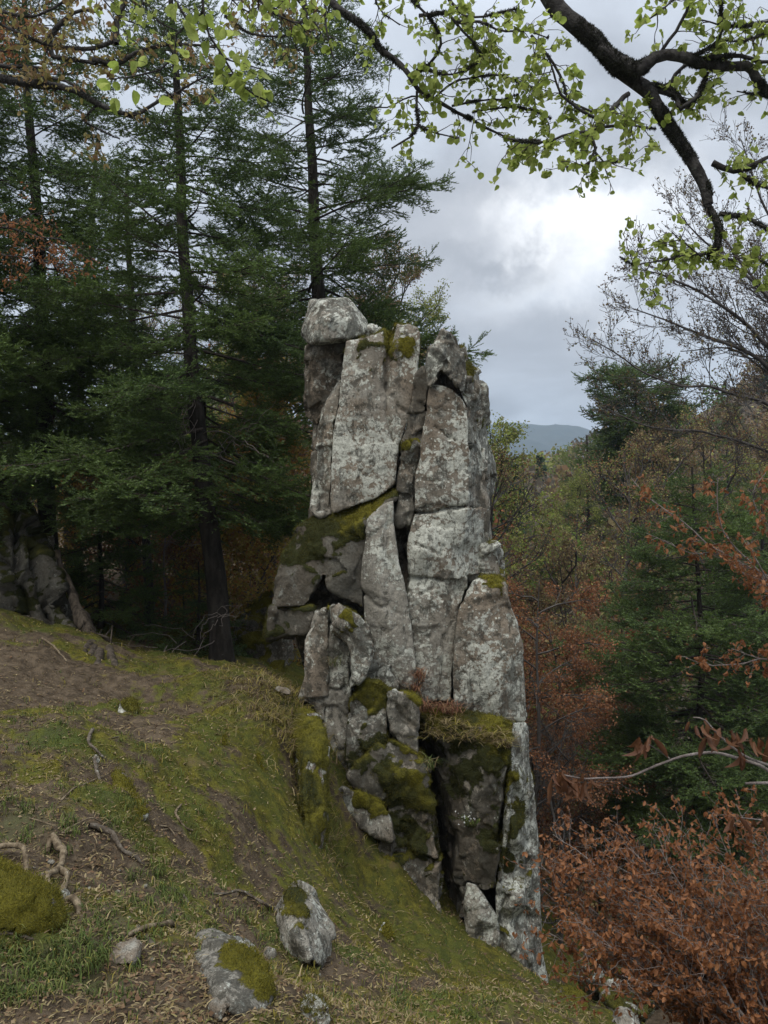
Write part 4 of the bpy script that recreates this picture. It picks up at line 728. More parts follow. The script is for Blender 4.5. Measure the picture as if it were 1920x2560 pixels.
def crown_leaves(rng, tips, per, size, pal, spread=.12):
    tp = np.array([t[0] for t in tips]); td = np.array([t[1] for t in tips]); k = np.repeat(np.arange(len(tp)), per); n = len(k)
    pos = tp[k] + rng.normal(size=(n, 3)) * spread; V, Fq = stamp(LEAFQ, LEAFQF, pos, rotmats(rng, n), rng.uniform(.7, 1.3, n) * size)
    return V, Fq, np.repeat(colors(rng, n, pal), 4, 0)
PAL_RUST = [(.20, .080, .034), (.25, .11, .050), (.17, .074, .038), (.24, .13, .07)]
PAL_BRONZE = [(.19, .115, .06), (.25, .19, .085), (.18, .12, .07), (.24, .22, .085), (.16, .105, .065)]
PAL_LIME = [(.20, .23, .05), (.25, .26, .075), (.16, .20, .045), (.22, .21, .09)]
PAL_GREEN = [(.10, .17, .03), (.14, .20, .045), (.085, .13, .03)]
PAL_YELLOW = [(.30, .22, .05), (.34, .25, .06), (.26, .20, .05), (.30, .15, .05)]
def proto(seed, H, r, maxlev, per, size, pal, flat=0.0, up=.08, ang=48, trunkfrac=.35, nmain=11, Lm=.38, nch=(7, 6, 5, 4), ratio=.55, spread=.12, bark=None, keep=1.0):
    rng = np.random.RandomState(seed); tr = catmull(np.array([[0, 0, -.4], [rng.normal() * .1, rng.normal() * .1, H * .35], [rng.normal() * .25, rng.normal() * .25, H * .7], [rng.normal() * .3, rng.normal() * .3, H]]), H / 14); paths, tips = [], []
    for j in range(nmain):
        t = trunkfrac + (.97 - trunkfrac) * j / nmain; k = t * (len(tr) - 1); p = tr[int(k)] + (tr[int(k) + 1] - tr[int(k)]) * (k - int(k)); a = j * 2.4 + rng.uniform(-.6, .6)
        el = rng.uniform(.15, .6) + .5 * t; grow(rng, p, (math.cos(a), math.sin(a), el), H * Lm * (1.15 - .65 * t) * rng.uniform(.75, 1.15), r * .42, 0, maxlev, paths, tips, ang, nch, up, ratio, .16, flat)
    V, Q = tube_arrays([(tr, np.linspace(r, r * .15, len(tr)))], 8); tm = raw_mesh('trunk', V, Q, bark or M_FARBARK, smooth=True)
    V, Q = tube_arrays(paths, 3); bm = raw_mesh('branches', V, Q, bark or M_FARBARK); fm = None
    if per:
        tk = [t for t in tips if rng.rand() < keep]; V, Fq, c = crown_leaves(rng, tk, per, size, pal, spread); fm = raw_mesh('foliage', V, Fq, M_CROWN, attrs={'Col': c})
    return tm, bm, fm
def plant(pr, px, Y, label, cat, s=1.0, rot=0.0, group=None, name='beech_tree', py=None, sz=None):
    x = (px - HX) / F * Y; z = G(x, Y) if py is None else P(px, py, Y)[2]; root = empty(name, (x, Y, z - .1), label, cat, group)
    for nm, me in zip(('trunk', 'branches', 'foliage'), pr):
        if me is None: continue
        o = mesh_obj(nm, me, root); o.rotation_euler = (0, 0, rot); o.scale = (s, s, s * (sz or 1))
        if nm != 'trunk': o['kind'] = 'stuff'
    return root
RUST = [proto(101, 7.5, .09, 3, 3, .065, PAL_RUST, flat=.25, up=.02, ang=50, trunkfrac=.12, nmain=15, Lm=.36, nch=(6, 5, 4), spread=.10), proto(102, 7.0, .08, 3, 2, .07, PAL_RUST + PAL_BRONZE[:2], flat=.25, up=.03, trunkfrac=.15, nmain=14, Lm=.36, nch=(6, 5, 4), spread=.10)]
BRONZE = [proto(111, 10, .14, 3, 3, .085, PAL_BRONZE, up=.10, ang=42, trunkfrac=.25, nmain=13, Lm=.40, nch=(6, 5, 5), spread=.10), proto(112, 9, .12, 3, 1, .075, PAL_BRONZE + PAL_RUST[:1] + PAL_LIME[:2], up=.12, ang=40, trunkfrac=.3, nmain=12, Lm=.42, nch=(6, 5, 5), spread=.08)]
LIME = [proto(121, 9, .12, 3, 3, .09, PAL_LIME, up=.08, trunkfrac=.3, nmain=12, Lm=.40, nch=(6, 5, 4), spread=.12), proto(122, 6, .07, 3, 3, .08, PAL_GREEN, up=.06, trunkfrac=.15, nmain=13, Lm=.42, nch=(6, 5, 4), spread=.12)]
SHRUB = [proto(131, 3.2, .035, 2, 4, .07, PAL_YELLOW, up=.05, trunkfrac=.05, nmain=13, Lm=.45, nch=(6, 6), spread=.10), proto(132, 3.4, .035, 2, 4, .07, PAL_RUST + PAL_BRONZE, up=.05, trunkfrac=.05, nmain=13, Lm=.45, nch=(6, 6), spread=.10), proto(133, 3.0, .04, 3, 0, .05, PAL_RUST, up=.08, trunkfrac=.05, nmain=12, Lm=.5, nch=(5, 4, 4))]
# right of the tower, near to far
plant(RUST[0], 1330, 15, 'rust-leaved young beech right behind the middle of the tower', 'beech tree', .62, .3, py=2050)
plant(RUST[1], 1395, 18, 'rust-leaved beech between the tower and the large fir', 'beech tree', .78, 1.9, py=2150)
plant(RUST[0], 1480, 21, 'rust-leaved beech just left of the large fir low down', 'beech tree', .6, 3.6, py=2200)
plant(RUST[1], 1340, 20, 'tall rust-leaved beech showing beside the lower right block of the tower', 'beech tree', .95, 4.4, py=2230)
plant(BRONZE[0], 1400, 26, 'bronze-leaved beech whose crown meets the skyline right of the tower', 'beech tree', .72, .8, py=1950)
plant(BRONZE[1], 1240, 19, 'thin-crowned beech with bronze and lime buds rising behind the right flank of the tower', 'beech tree', .60, 2.2, py=1750)
plant(LIME[0], 1175, 24, 'pale lime-leaved beech peeping over the right shoulder of the tower', 'beech tree', .88, 1.1, py=1720)
plant(LIME[1], 1345, 34, 'bright green bush-like tree glowing in the valley right of the tower', 'tree', .55, .4, py=1600, name='green_tree')
plant(LIME[0], 1440, 36, 'yellow-green birch on the slope below the skyline', 'birch tree', .5, 2.9, py=1450, name='birch_tree')
plant(BRONZE[1], 1560, 30, 'bronze beech spreading above the large fir', 'beech tree', .92, 5.0, py=1720)
plant(BRONZE[0], 1660, 34, 'greyish bronze beech behind the top of the large fir', 'beech tree', .95, 2.4, py=1700)
plant(BRONZE[1], 1790, 36, 'sparse bronze beech below the bare branches at the right', 'beech tree', 1.2, 1.3, py=1700)
plant(LIME[0], 1890, 38, 'yellow-green beech at the right edge below the bare branches', 'beech tree', .7, .2, py=1500)
plant(BRONZE[0], 1930, 40, 'bronze beech crown cut by the right edge', 'beech tree', 1.2, 3.3, py=1700)
plant(LIME[0], 1895, 26, 'yellow-green beech glimpsed between fir boughs at the right edge', 'beech tree', .7, 4.2, py=2080)
plant(RUST[1], 1640, 17, 'rusty sapling in front of the thin dark fir', 'beech sapling', .5, 1.0, py=2330, name='beech_sapling')
plant(RUST[0], 1250, 28, 'rust-leaved beech crown close to the right flank of the tower', 'beech tree', .7, 5.5, py=1700)
plant(SHRUB[2], 1300, 15, 'bare twiggy shrub at the foot of the tower on its valley side', 'shrub', 1.0, 1.0, py=2250, name='shrub')
plant(SHRUB[2], 1400, 14.5, 'bare grey shrub among the rust-leaved beeches low at right', 'shrub', 1.1, 2.0, py=2300, name='shrub')
# behind the firs on the left
plant(SHRUB[0], 640, 14.5, 'yellow-leaved shrub in the hollow left of the tower', 'shrub', .9, .4, py=1600, name='shrub')
plant(SHRUB[1], 560, 19, 'rusty shrub behind the trunk of the saddle fir', 'shrub', 1.2, 1.4, py=1560, name='shrub')
plant(SHRUB[0], 690, 16.5, 'yellow shrub higher up against the left side of the tower', 'shrub', 1.2, 2.4, py=1430, name='shrub')
plant(SHRUB[1], 430, 17, 'rust-coloured shrub between the thin trunks behind the saddle', 'shrub', 1.0, 3.4, py=1540, name='shrub')
plant(BRONZE[1], 540, 33, 'bronze beech on the wooded rise beside the grey crag', 'beech tree', .8, .4, py=1150)
plant(BRONZE[0], 680, 36, 'bare-looking bronze beech on the rise just left of the tower top', 'beech tree', .75, 2.4, py=1130)
plant(LIME[0], 640, 42, 'pale lime-leaved tree topping the rise between the two tall firs', 'tree', .95, 1.4, py=1130, name='green_tree')
plant(RUST[0], 620, 31, 'rusty young beech below the grey crag', 'beech tree', .7, 4.4, py=1220)
plant(RUST[1], 730, 33, 'rusty young beech hard against the left side of the tower', 'beech tree', .75, 5.1, py=1200)
plant(LIME[0], 40, 34, 'pale green beech seen through the firs at the far left', 'beech tree', .8, .9, py=1300)
plant(BRONZE[1], 360, 38, 'bronze beech glimpsed between the left firs', 'beech tree', .9, 3.0, py=1230)
plant(BRONZE[0], 960, 30, 'bronze beech seen through the notch at the top of the tower', 'beech tree', .85, 1.0, py=1250)
plant(LIME[0], 1010, 36, 'lime-leaved tree behind the notch of the tower', 'tree', .95, 4.0, py=1260, name='green_tree')
plant(SHRUB[0], 560, 15.5, 'yellow shrub just right of the saddle fir trunk', 'shrub', .9, 4.4, py=1640, name='shrub')
plant(SHRUB[1], 470, 15, 'rusty low shrub left of the saddle fir trunk', 'shrub', .7, 2.0, py=1600, name='shrub')
plant(SHRUB[1], 610, 17.5, 'orange-brown shrub behind the yellow ones near the tower', 'shrub', 1.2, 5.0, py=1560, name='shrub')
plant(SHRUB[1], 330, 15.5, 'rusty shrub beside the mossy thin trunk', 'shrub', .9, 1.0, py=1540, name='shrub')
plant(SHRUB[0], 250, 16, 'yellowish shrub in the shade behind the bank', 'shrub', .9, 2.6, py=1530, name='shrub')
plant(LIME[0], 585, 25, 'lime-leaved young tree glimpsed between the saddle fir and the tower', 'tree', .62, 2.0, py=1370, name='green_tree')
plant(BRONZE[0], 655, 23, 'bronze sapling just left of the tower behind the yellow shrubs', 'sapling', .5, 1.0, py=1420, name='beech_sapling')
plant(LIME[1], 420, 27, 'fresh green young tree behind the left firs', 'tree', .9, 3.0, py=1330, name='green_tree')
# two thin trunks behind the saddle
def thin_trunk(label, axis, r0, r1, seed, mat=M_BEECHBARK, name='beech_sapling', cat='sapling', nb=5, Lb=.9):
    rng = np.random.RandomState(seed); A = np.array([P(*a) for a in axis]); A[0][2] = G(A[0][0], A[0][1]) - .1; B = A[0].copy(); C = wobble(catmull(A, .2), .03, 1.5, seed)
    root = empty(name, tuple(B), label, cat); V, Q = tube_arrays([(C - B, np.linspace(r0, r1, len(C)))], 7, .08, rng); mesh_obj('trunk', raw_mesh('trunk', V, Q, mat, smooth=True), root)
    for k in range(nb):
        t = int(len(C) * rng.uniform(.3, .98)); pp, tt = [], []; a = rng.uniform(0, 6.28); grow(rng, C[min(t, len(C) - 1)] - B, (math.cos(a), math.sin(a), .3), Lb * rng.uniform(.6, 1.2), r1 * .6, 1, 3, pp, tt, nch=(5, 5, 4, 3))
        V, Q = tube_arrays(pp, 3); mesh_obj('branch', raw_mesh('branch', V, Q, mat), root)
thin_trunk('mossy thin trunk with a swollen foot behind the saddle', [(372,1562,14.3),(375,1480,14.3),(366,1380,14.4),(370,1250,14.4),(362,1050,14.5)], .10, .045, 5, name='beech_tree', cat='young tree')
thin_trunk('pale spindly sapling right of the mossy thin trunk', [(412,1570,14),(414,1500,14),(410,1400,14),(416,1300,14)], .028, .012, 6, M_PALETWIG, nb=8)
# bare beech whose fine branches cross the sky at the right
rng = np.random.RandomState(88); B = P(2080, 2100, 19); root = empty('beech_tree', tuple(B), 'bare beech with fine grey twigs and buds against the sky at the right edge', 'beech tree')
tr = catmull([P(2080, 2100, 19), P(2070, 1500, 19), P(2050, 1050, 19), P(2010, 700, 19), P(1985, 420, 19)], .5); V, Q = tube_arrays([(tr - B, np.linspace(.26, .05, len(tr)))], 9); mesh_obj('trunk', raw_mesh('trunk', V, Q, M_FARBARK, smooth=True), root)
allp, allt = [], []
for pl, r in [([(2055,1080,19),(1900,900,18.6),(1760,840,18.3),(1640,790,18),(1580,770,17.9)], .075), ([(2045,1000,19),(1920,860,18.5),(1800,760,18),(1690,700,17.7),(1590,670,17.5)], .075), ([(2030,860,19),(1900,720,18.7),(1790,630,18.4),(1720,560,18.2),(1690,520,18.2)], .06), ([(2010,720,19),(1930,560,18.8),(1880,440,18.7),(1850,350,18.6)], .05), ([(2060,1150,19),(1930,1020,18.3),(1800,970,17.8),(1680,960,17.4),(1560,900,17.2),(1480,850,17)], .06), ([(2060,1200,19),(1900,1120,18.2),(1760,1080,17.6),(1600,1060,17.2),(1500,1010,17)], .05), ([(2050,1060,19),(1930,940,19.5),(1820,870,20),(1700,880,20.5)], .05), ([(2030,920,19),(1940,780,19.4),(1870,680,19.8),(1800,580,20),(1750,500,20.2)], .05)]:
    C = wobble(catmull([P(*a) for a in pl], .25), .06, 1.2, len(allp)); rr = np.linspace(r, .012, len(C)); V, Q = tube_arrays([(C - B, rr)], 5); mesh_obj('limb', raw_mesh('limb', V, Q, M_FARBARK, smooth=True), root)
    pp, tt = [], []
    for k in range(2, len(C) - 1):
        for s in range(1 + (k % 3 == 0)):
            dv = C[k + 1] - C[k]; dv /= np.linalg.norm(dv); a = np.cross(dv, rng.normal(size=3)); a /= np.linalg.norm(a); v = dv * .75 + a * .6 + np.array([-.1, 0, .18])
            grow(rng, C[k] - B, v, rng.uniform(.7, 1.7) * (1 - .4 * k / len(C)), rr[k] * .40, 1, 3, pp, tt, 38, (0, 6, 5, 3), .10, .55, .12, 0.0, .0045)
    allp += pp; allt += tt
V, Q = tube_arrays(allp, 3); tag(mesh_obj('branches', raw_mesh('branches', V, Q, M_FARBARK), root), kind='stuff')
V, Fq, c = crown_leaves(rng, [t for t in allt if rng.rand() < .5], 1, .05, PAL_BRONZE, .02); tag(mesh_obj('buds', raw_mesh('buds', V, Fq, M_CROWN, attrs={'Col': c * .6}), root), kind='stuff')

# the woods on the far slopes, too far off to tell the trees apart
rng = np.random.RandomState(90); VV, FF, CC, off = [], [], [], 0
def far_wood(n, pxr, Yr, sizes, pals, per, dens):
    global off
    for k in range(n):
        Y = math.exp(rng.uniform(math.log(Yr[0]), math.log(Yr[1]))); px = rng.uniform(*pxr); x = (px - HX) / F * Y; zb = G(x, Y); h = rng.uniform(*sizes); pal = pals[rng.randint(len(pals))]
        conif = pal is PAL_DARK; m = per; u = rng.uniform(0, 1, m); a = rng.uniform(0, 6.28, m)
        if conif: rr = h * .22 * (1 - u) * np.sqrt(rng.uniform(.1, 1, m)); zz = h * (.12 + .88 * u)
        else: q = rng.normal(size=(m, 3)); q /= np.linalg.norm(q, axis=1)[:, None]; q *= rng.uniform(.55, 1, (m, 1)); rr = None
        pos = np.stack([rr * np.cos(a), rr * np.sin(a), zz], 1) if conif else q * (h * .36, h * .36, h * .40) + (0, 0, h * .58)
        pos = pos + np.array([x, Y, zb]); v, f = stamp(LEAFQ, LEAFQF, pos, rotmats(rng, m), rng.uniform(.6, 1.4, m) * dens * h)
        VV.append(v); FF.append(f + off); off += len(v); CC.append(np.repeat(colors(rng, m, pal, .3) * rng.uniform(.75, 1.2), 4, 0))
PAL_DARK = [(.030, .052, .024), (.042, .066, .028), (.024, .042, .022)]; PAL_GREY = [(.14, .12, .09), (.17, .14, .10), (.12, .105, .08)]
far_wood(330, (1040, 2500), (45, 260), (5, 9), [PAL_BRONZE, PAL_BRONZE, PAL_GREY, PAL_DARK, PAL_GREY, PAL_GREEN, PAL_BRONZE, PAL_LIME], 260, .075)
far_wood(110, (1080, 2300), (24, 48), (3.5, 7), [PAL_RUST, PAL_BRONZE, PAL_GREY, PAL_RUST, PAL_DARK, PAL_LIME], 420, .045)
far_wood(120, (-500, 1050), (26, 60), (2, 4.5), [PAL_BRONZE, PAL_RUST, PAL_GREY, PAL_YELLOW, PAL_GREEN], 300, .05)
far_wood(120, (-600, 1100), (70, 250), (5, 9), [PAL_BRONZE, PAL_LIME, PAL_GREY, PAL_DARK], 150, .09)
far_wood(60, (1250, 2100), (14, 26), (.8, 2.0), [PAL_RUST, PAL_BRONZE, PAL_GREY, PAL_RUST], 300, .06)
tag(mesh_obj('far_wood', raw_mesh('far_wood', np.concatenate(VV), np.concatenate(FF), M_CROWN, attrs={'Col': np.concatenate(CC)})), 'mixed spring wood covering the far slopes', 'wood', kind='stuff')

# ------------------------------------------------------------------ near beeches: limbs, twigs, leaves
def leaf_template(seed, droop, fold, w=.72):
    """young leaf, stalk at the origin, one unit long, limp and folded along its midrib"""
    rng = np.random.RandomState(seed); ts = [0, .18, .42, .66, .86, 1.0]; ws = [0, .30, .42, .39, .25, 0]; V = []; ang = -.2
    p = np.zeros(3)
    for k, (t, wd) in enumerate(zip(ts, ws)):
        if k: ang -= droop * (ts[k] - ts[k - 1]); p = p + np.array([0, math.cos(ang), math.sin(ang)]) * (ts[k] - ts[k - 1])
        e = wd * w * rng.uniform(.9, 1.1); lift = math.sin(fold) * e; V += [p + (-math.cos(fold) * e, 0, lift), p, p + (math.cos(fold) * e, 0, lift * rng.uniform(.6, 1.2))]
    Fq = []
    for k in range(5):
        a = k * 3; Fq += [[a, a + 1, a + 4, a + 3], [a + 1, a + 2, a + 5, a + 4]]
    return np.array(V), np.array(Fq)
GREEN_T = [leaf_template(1, .9, .25, 1.0), leaf_template(2, 1.6, .5, .95), leaf_template(3, .4, .7, .9), leaf_template(4, 1.3, .2, 1.05)]
BROWN_T = [leaf_template(5, 1.0, .7, .75), leaf_template(6, 1.6, .6, .78), leaf_template(7, .7, .9, .75), leaf_template(8, 2.0, .7, .78)]
BUD_T = [leaf_template(9, 1.3, .5, .75), leaf_template(10, .8, .7, .8)]
def put_leaves(root, B, pos, ydir, size, temps, mat, seed, nmax=300, name='leaf'):
    rng = np.random.RandomState(seed); n = len(pos); R = frames(ydir, rng.normal(size=(n, 3)) + (0, 0, 1.2)); tk = rng.randint(len(temps), size=n)
    px = HX + F * pos[:, 0] / pos[:, 1]; py = HY - F * pos[:, 2] / pos[:, 1]; vis = (px > -10) & (px < 1930) & (py > -10) & (py < 2570)
    order = np.argsort(-(vis * size / pos[:, 1])); own = order[:nmax]; rest = order[nmax:]
    mes = [raw_mesh(name, v, f, mat, smooth=True) for v, f in temps]
    for k in own:
        o = mesh_obj(name, mes[tk[k]], root); Mx = np.eye(4); Mx[:3, :3] = R[k] * size[k]; Mx[:3, 3] = pos[k] - B; o.matrix_basis = Matrix(Mx.tolist())
    if len(rest):
        VV, FF, TT, off = [], [], [], 0
        for q, (v, f) in enumerate(temps):
            s = rest[tk[rest] == q]
            if not len(s): continue
            a, b = stamp(v, f, pos[s] - B, R[s], size[s]); VV.append(a); FF.append(b + off); off += len(a); TT.append(np.repeat(rng.rand(len(s)), len(v)))
        o = mesh_obj('foliage', raw_mesh('foliage', np.concatenate(VV), np.concatenate(FF), mat, smooth=True, attrs={'tint': np.concatenate(TT)}), root); o['kind'] = 'stuff'
def fuzz_on(paths, n, length, pal, seed, keep, B):
    """lichen and moss tufts on bark"""
    rng = np.random.RandomState(seed); pos, nor = [], []
    L = np.array([np.linalg.norm(np.diff(p, axis=0), axis=1).sum() * r.max() for p, r in paths]); L /= L.sum()
    for (p, r), l in zip(paths, L):
        m = int(n * l); 
        if m < 1 or len(p) < 2: continue
        k = rng.randint(len(p) - 1, size=m); t = rng.rand(m, 1); q = p[k] + (p[k + 1] - p[k]) * t; d_ = p[k + 1] - p[k]; d_ /= np.linalg.norm(d_, axis=1)[:, None]
        a = np.cross(d_, rng.normal(size=(m, 3))); a /= np.linalg.norm(a, axis=1)[:, None]; pos.append(q + a * r[k][:, None] * .9); nor.append(a)
    pos, nor = np.concatenate(pos), np.concatenate(nor); s = fbm(pos * keep[0] + seed, 3) > keep[1]; pos, nor = pos[s], nor[s]; n = len(pos)
    v = nor + rng.normal(size=(n, 3)) * .6; v /= np.linalg.norm(v, axis=1)[:, None]; sd = np.cross(v, rng.normal(size=(n, 3))); sd /= np.linalg.norm(sd, axis=1)[:, None]
    l = rng.uniform(.4, 1.2, (n, 1)) * length; V = np.stack([pos - sd * l * .16, pos + sd * l * .16, pos + v * l], 1).reshape(-1, 3) - B
    return raw_mesh('lichen', V, np.arange(3 * n).reshape(-1, 3), M_LICHEN, attrs={'Col': np.repeat(colors(rng, n, pal, .3), 3, 0)})
def near_branch(label, base, limbs, seed, twig_n, twig_L, leaf_size, temps, mat, per=4, name='beech_tree', cat='beech tree', bark=None, hang=.9, fz=None, twig_r=.0035, twigmat=None, sub=True, skipfrom=0, nmax=300, droopy=-.05, minr=.0035, lean=None):
    """limbs: list of ([(px,py,Y)...], r0, r1, leafiness)"""
    rng = np.random.RandomState(seed); B = np.array(P(*base)); root = empty(name, tuple(B), label, cat); big, pos, dirs, tw = [], [], [], []
    for k, (pl, r0, r1, lf) in enumerate(limbs):
        r0, r1 = (r0 * .87, r1 * .87) if r0 > .02 else (r0 * 1.2, r1 * 1.2)
        C = catmull([P(*a) for a in pl], .05); C = wobble(C, .012 + r0 * .30, 3.6, seed + k); C = wobble(C, .006, 18., seed + k + 5); rr = np.linspace(r0, r1, len(C)) * (1 + .13 * fbm(C * 9. + seed, 2)); big.append((C, rr))
        V, Q = tube_arrays([(C - B, rr)], 10 if r0 > .02 else 6, .07, rng); nm = 'limb' if r0 > .02 else 'branch'; mesh_obj(nm, raw_mesh(nm, V, Q, bark or M_BEECHBARK, smooth=True), root)
        if not lf: continue
        ln = np.linalg.norm(np.diff(C, axis=0), axis=1).sum(); m = int(ln * twig_n * lf)
        for j in range(m):
            t = skipfrom + (1 - skipfrom) * (j + rng.rand()) / m; i0 = min(int(t * (len(C) - 1)), len(C) - 2); dv = C[i0 + 1] - C[i0]; dv /= np.linalg.norm(dv); a = np.cross(dv, rng.normal(size=3)); a[2] *= .5; a /= np.linalg.norm(a)
            def twiglet(p, v, L, lev):
                n = max(3, int(L / .035)); q = [p]
                for _ in range(n):
                    v = v + rng.normal(size=3) * .20 + (0, 0, droopy) ; 
                    if lean is not None: v = v + np.array(lean) * .12
                    v = v / np.linalg.norm(v); q.append(q[-1] + v * L / n)
                q = np.array(q); tw.append((q, np.linspace(twig_r if lev == 0 else twig_r * .65, twig_r * .35, n + 1)))
                for s in range(1, n + 1):
                    if rng.rand() < .82:
                        for _ in range(rng.randint(1, 1 + per) if s == n else rng.randint(0, per)):
                            pos.append(q[s] + rng.normal(size=3) * .010); dd = v * .35 + rng.normal(size=3) * .45 + (0, 0, -hang); dirs.append(dd)
                    if sub and lev == 0 and rng.rand() < .4: 
                        b = np.cross(v, rng.normal(size=3)); b /= np.linalg.norm(b); twiglet(q[s], v * .7 + b * .7, L * rng.uniform(.3, .6), 1)
            twiglet(C[i0], dv * rng.uniform(.3, .9) + a * .8, twig_L * rng.uniform(.5, 1.2), 0)
    V, Q = tube_arrays([(p - B, np.maximum(r, .0012)) for p, r in tw], 4); o = mesh_obj('twigs', raw_mesh('twigs', V, Q, twigmat or M_TWIG), root); o['kind'] = 'stuff'
    if fz:
        o = mesh_obj('lichen', fuzz_on(big, *fz, B), root); o['kind'] = 'stuff'
    pos, dirs = np.array(pos), np.array(dirs); put_leaves(root, B, pos, dirs, leaf_size * rng.uniform(.65, 1.25, len(pos)), temps, mat, seed + 1, nmax)
    print(name, len(pos), 'leaves', len(tw), 'twigs'); return root
PAL_LICH = [(.028, .027, .022), (.045, .043, .034), (.035, .038, .022), (.07, .07, .055)]
GL = [  # big limb at upper right and the boughs hanging from it
 ([(1290,-160,4.6),(1345,-60,4.6),(1382,0,4.6),(1440,58,4.6),(1502,122,4.6),(1535,175,4.6),(1600,225,4.6),(1650,290,4.6),(1690,345,4.6),(1722,395,4.6),(1745,430,4.6),(1762,480,4.6),(1768,510,4.6)], .070, .034, 0),
 ([(1768,510,4.6),(1790,540,4.6),(1803,570,4.6),(1790,610,4.58),(1770,640,4.55)], .026, .012, .8),
 ([(1500,125,4.6),(1560,165,4.55),(1600,175,4.5),(1640,150,4.5),(1700,135,4.5),(1750,150,4.5),(1800,165,4.5),(1860,165,4.5),(1905,215,4.5),(1960,260,4.5)], .046, .026, 0),
 ([(1640,150,4.5),(1700,60,4.45),(1725,10,4.4),(1740,-60,4.4)], .010, .005, .6),
 ([(1740,140,4.5),(1800,100,4.4),(1803,40,4.4),(1800,-40,4.4)], .009, .005, .8),
 ([(1760,145,4.5),(1850,140,4.45),(1900,155,4.4),(1960,150,4.4)], .012, .006, .7),
 ([(1620,225,4.58),(1670,215,4.6),(1690,180,4.6),(1720,150,4.62)], .016, .008, .6),
 ([(1650,228,4.58),(1690,240,4.55),(1700,275,4.5),(1735,250,4.5),(1770,180,4.5)], .014, .006, .9),
 ([(1600,218,4.58),(1650,215,4.6),(1690,235,4.6),(1720,260,4.65),(1800,200,4.7)], .018, .006, .9),
 ([(1572,235,4.58),(1540,265,4.5),(1500,300,4.45),(1482,325,4.4),(1480,345,4.4),(1490,370,4.38)], .013, .007, .7),
 ([(1482,330,4.4),(1430,335,4.38),(1380,350,4.35),(1330,355,4.3),(1270,345,4.3)], .008, .004, 1.3),
 ([(1482,325,4.4),(1530,315,4.4),(1580,310,4.42),(1640,320,4.45)], .008, .004, 1.2),
 ([(1490,370,4.38),(1480,400,4.35),(1440,415,4.3),(1400,418,4.3)], .006, .003, 1.3),
 ([(1488,380,4.38),(1510,405,4.4),(1550,405,4.4),(1575,380,4.42)], .005, .003, 1.2),
 ([(1500,300,4.45),(1440,265,4.4),(1400,235,4.38),(1380,180,4.35),(1370,130,4.3)], .008, .004, .9),
 ([(1780,415,4.6),(1835,430,4.55),(1870,425,4.5),(1930,390,4.5)], .022, .012, .8),
 ([(1850,430,4.55),(1890,455,4.5),(1940,480,4.5)], .010, .006, .7),
 ([(1800,530,4.6),(1860,540,4.55),(1900,560,4.5),(1950,590,4.5)], .012, .007, .9),
 ([(1775,635,4.55),(1720,640,4.5),(1650,650,4.45),(1580,660,4.4),(1545,640,4.38)], .007, .003, 1.5),
 ([(1775,640,4.55),(1830,650,4.5),(1880,640,4.5),(1930,670,4.5)], .007, .003, 1.5),
 ([(1750,640,4.5),(1700,600,4.5),(1680,580,4.5)], .004, .0025, 1.3),
 ([(1980,30,4.5),(1900,55,4.45),(1820,62,4.4),(1750,50,4.4)], .008, .003, 1.1),
 ([(1980,95,4.4),(1910,85,4.4),(1850,105,4.4),(1790,95,4.4)], .006, .003, 1.0),
 ([(1720,-50,4.5),(1680,0,4.45),(1630,40,4.4),(1590,70,4.4)], .006, .003, .8),
 ([(1980,240,4.5),(1900,235,4.5),(1840,225,4.5)], .006, .003, .8),
 # second limb, from the top centre
 ([(790,-60,4.9),(840,10,4.9),(885,48,4.9),(930,80,4.9),(955,120,4.9),(990,145,4.9),(1020,185,4.9),(1045,225,4.9),(1085,248,4.9),(1130,270,4.88),(1180,300,4.85)], .030, .010, .25),
 ([(1130,265,4.9),(1200,250,4.8),(1260,245,4.75),(1300,235,4.75)], .006, .003, .5),
 ([(1180,300,4.85),(1240,330,4.8),(1300,355,4.75),(1350,350,4.7)], .008, .003, 1.1),
 ([(1045,228,4.9),(1040,270,4.85),(1045,310,4.82),(1020,345,4.8),(980,375,4.8)], .008, .004, .7),
 ([(1045,312,4.82),(1090,335,4.8),(1150,345,4.78)], .005, .003, .8),
 ([(1085,250,4.9),(1030,240,4.95),(970,265,4.95),(925,265,4.95)], .005, .003, .4),
 ([(1020,190,4.9),(1070,160,4.8),(1100,110,4.75),(1085,60,4.7),(1030,0,4.7),(1020,-40,4.7)], .009, .005, .9),
 ([(1060,165,4.8),(1110,190,4.75),(1160,180,4.7),(1200,150,4.7)], .006, .003, 1.2),
 ([(1050,40,4.7),(1120,30,4.65),(1140,60,4.65),(1190,120,4.6),(1215,155,4.6)], .009, .004, .9),
 ([(1140,58,4.65),(1200,55,4.6),(1260,80,4.55),(1320,80,4.5),(1370,95,4.5)], .007, .003, 1.2),
 ([(1095,-30,4.7),(1140,20,4.65),(1180,40,4.6),(1240,30,4.6),(1290,20,4.6)], .007, .004, 1.1),
 ([(1330,90,4.5),(1385,160,4.5),(1410,210,4.5),(1420,250,4.5),(1480,280,4.45)], .007, .005, .9),
 ([(1085,250,4.9),(1150,200,4.8),(1230,190,4.75),(1310,210,4.7),(1360,240,4.7)], .006, .003, 1.3),
 ([(1180,280,4.85),(1240,270,4.8),(1300,270,4.75),(1380,300,4.7)], .005, .003, 1.2),
 ([(930,-40,4.9),(950,20,4.9),(1000,60,4.9)], .006, .003, 1.2),
]
near_branch('young-leaved beech overhanging from above, its dark crooked limb crossing the sky at upper right', (1500,-200,4.6), GL, 31, 21, .20, .044, GREEN_T, M_GREENLEAF, per=3, fz=(110000, .017, PAL_LICH, 4, (4.0, .04)), hang=1.3)
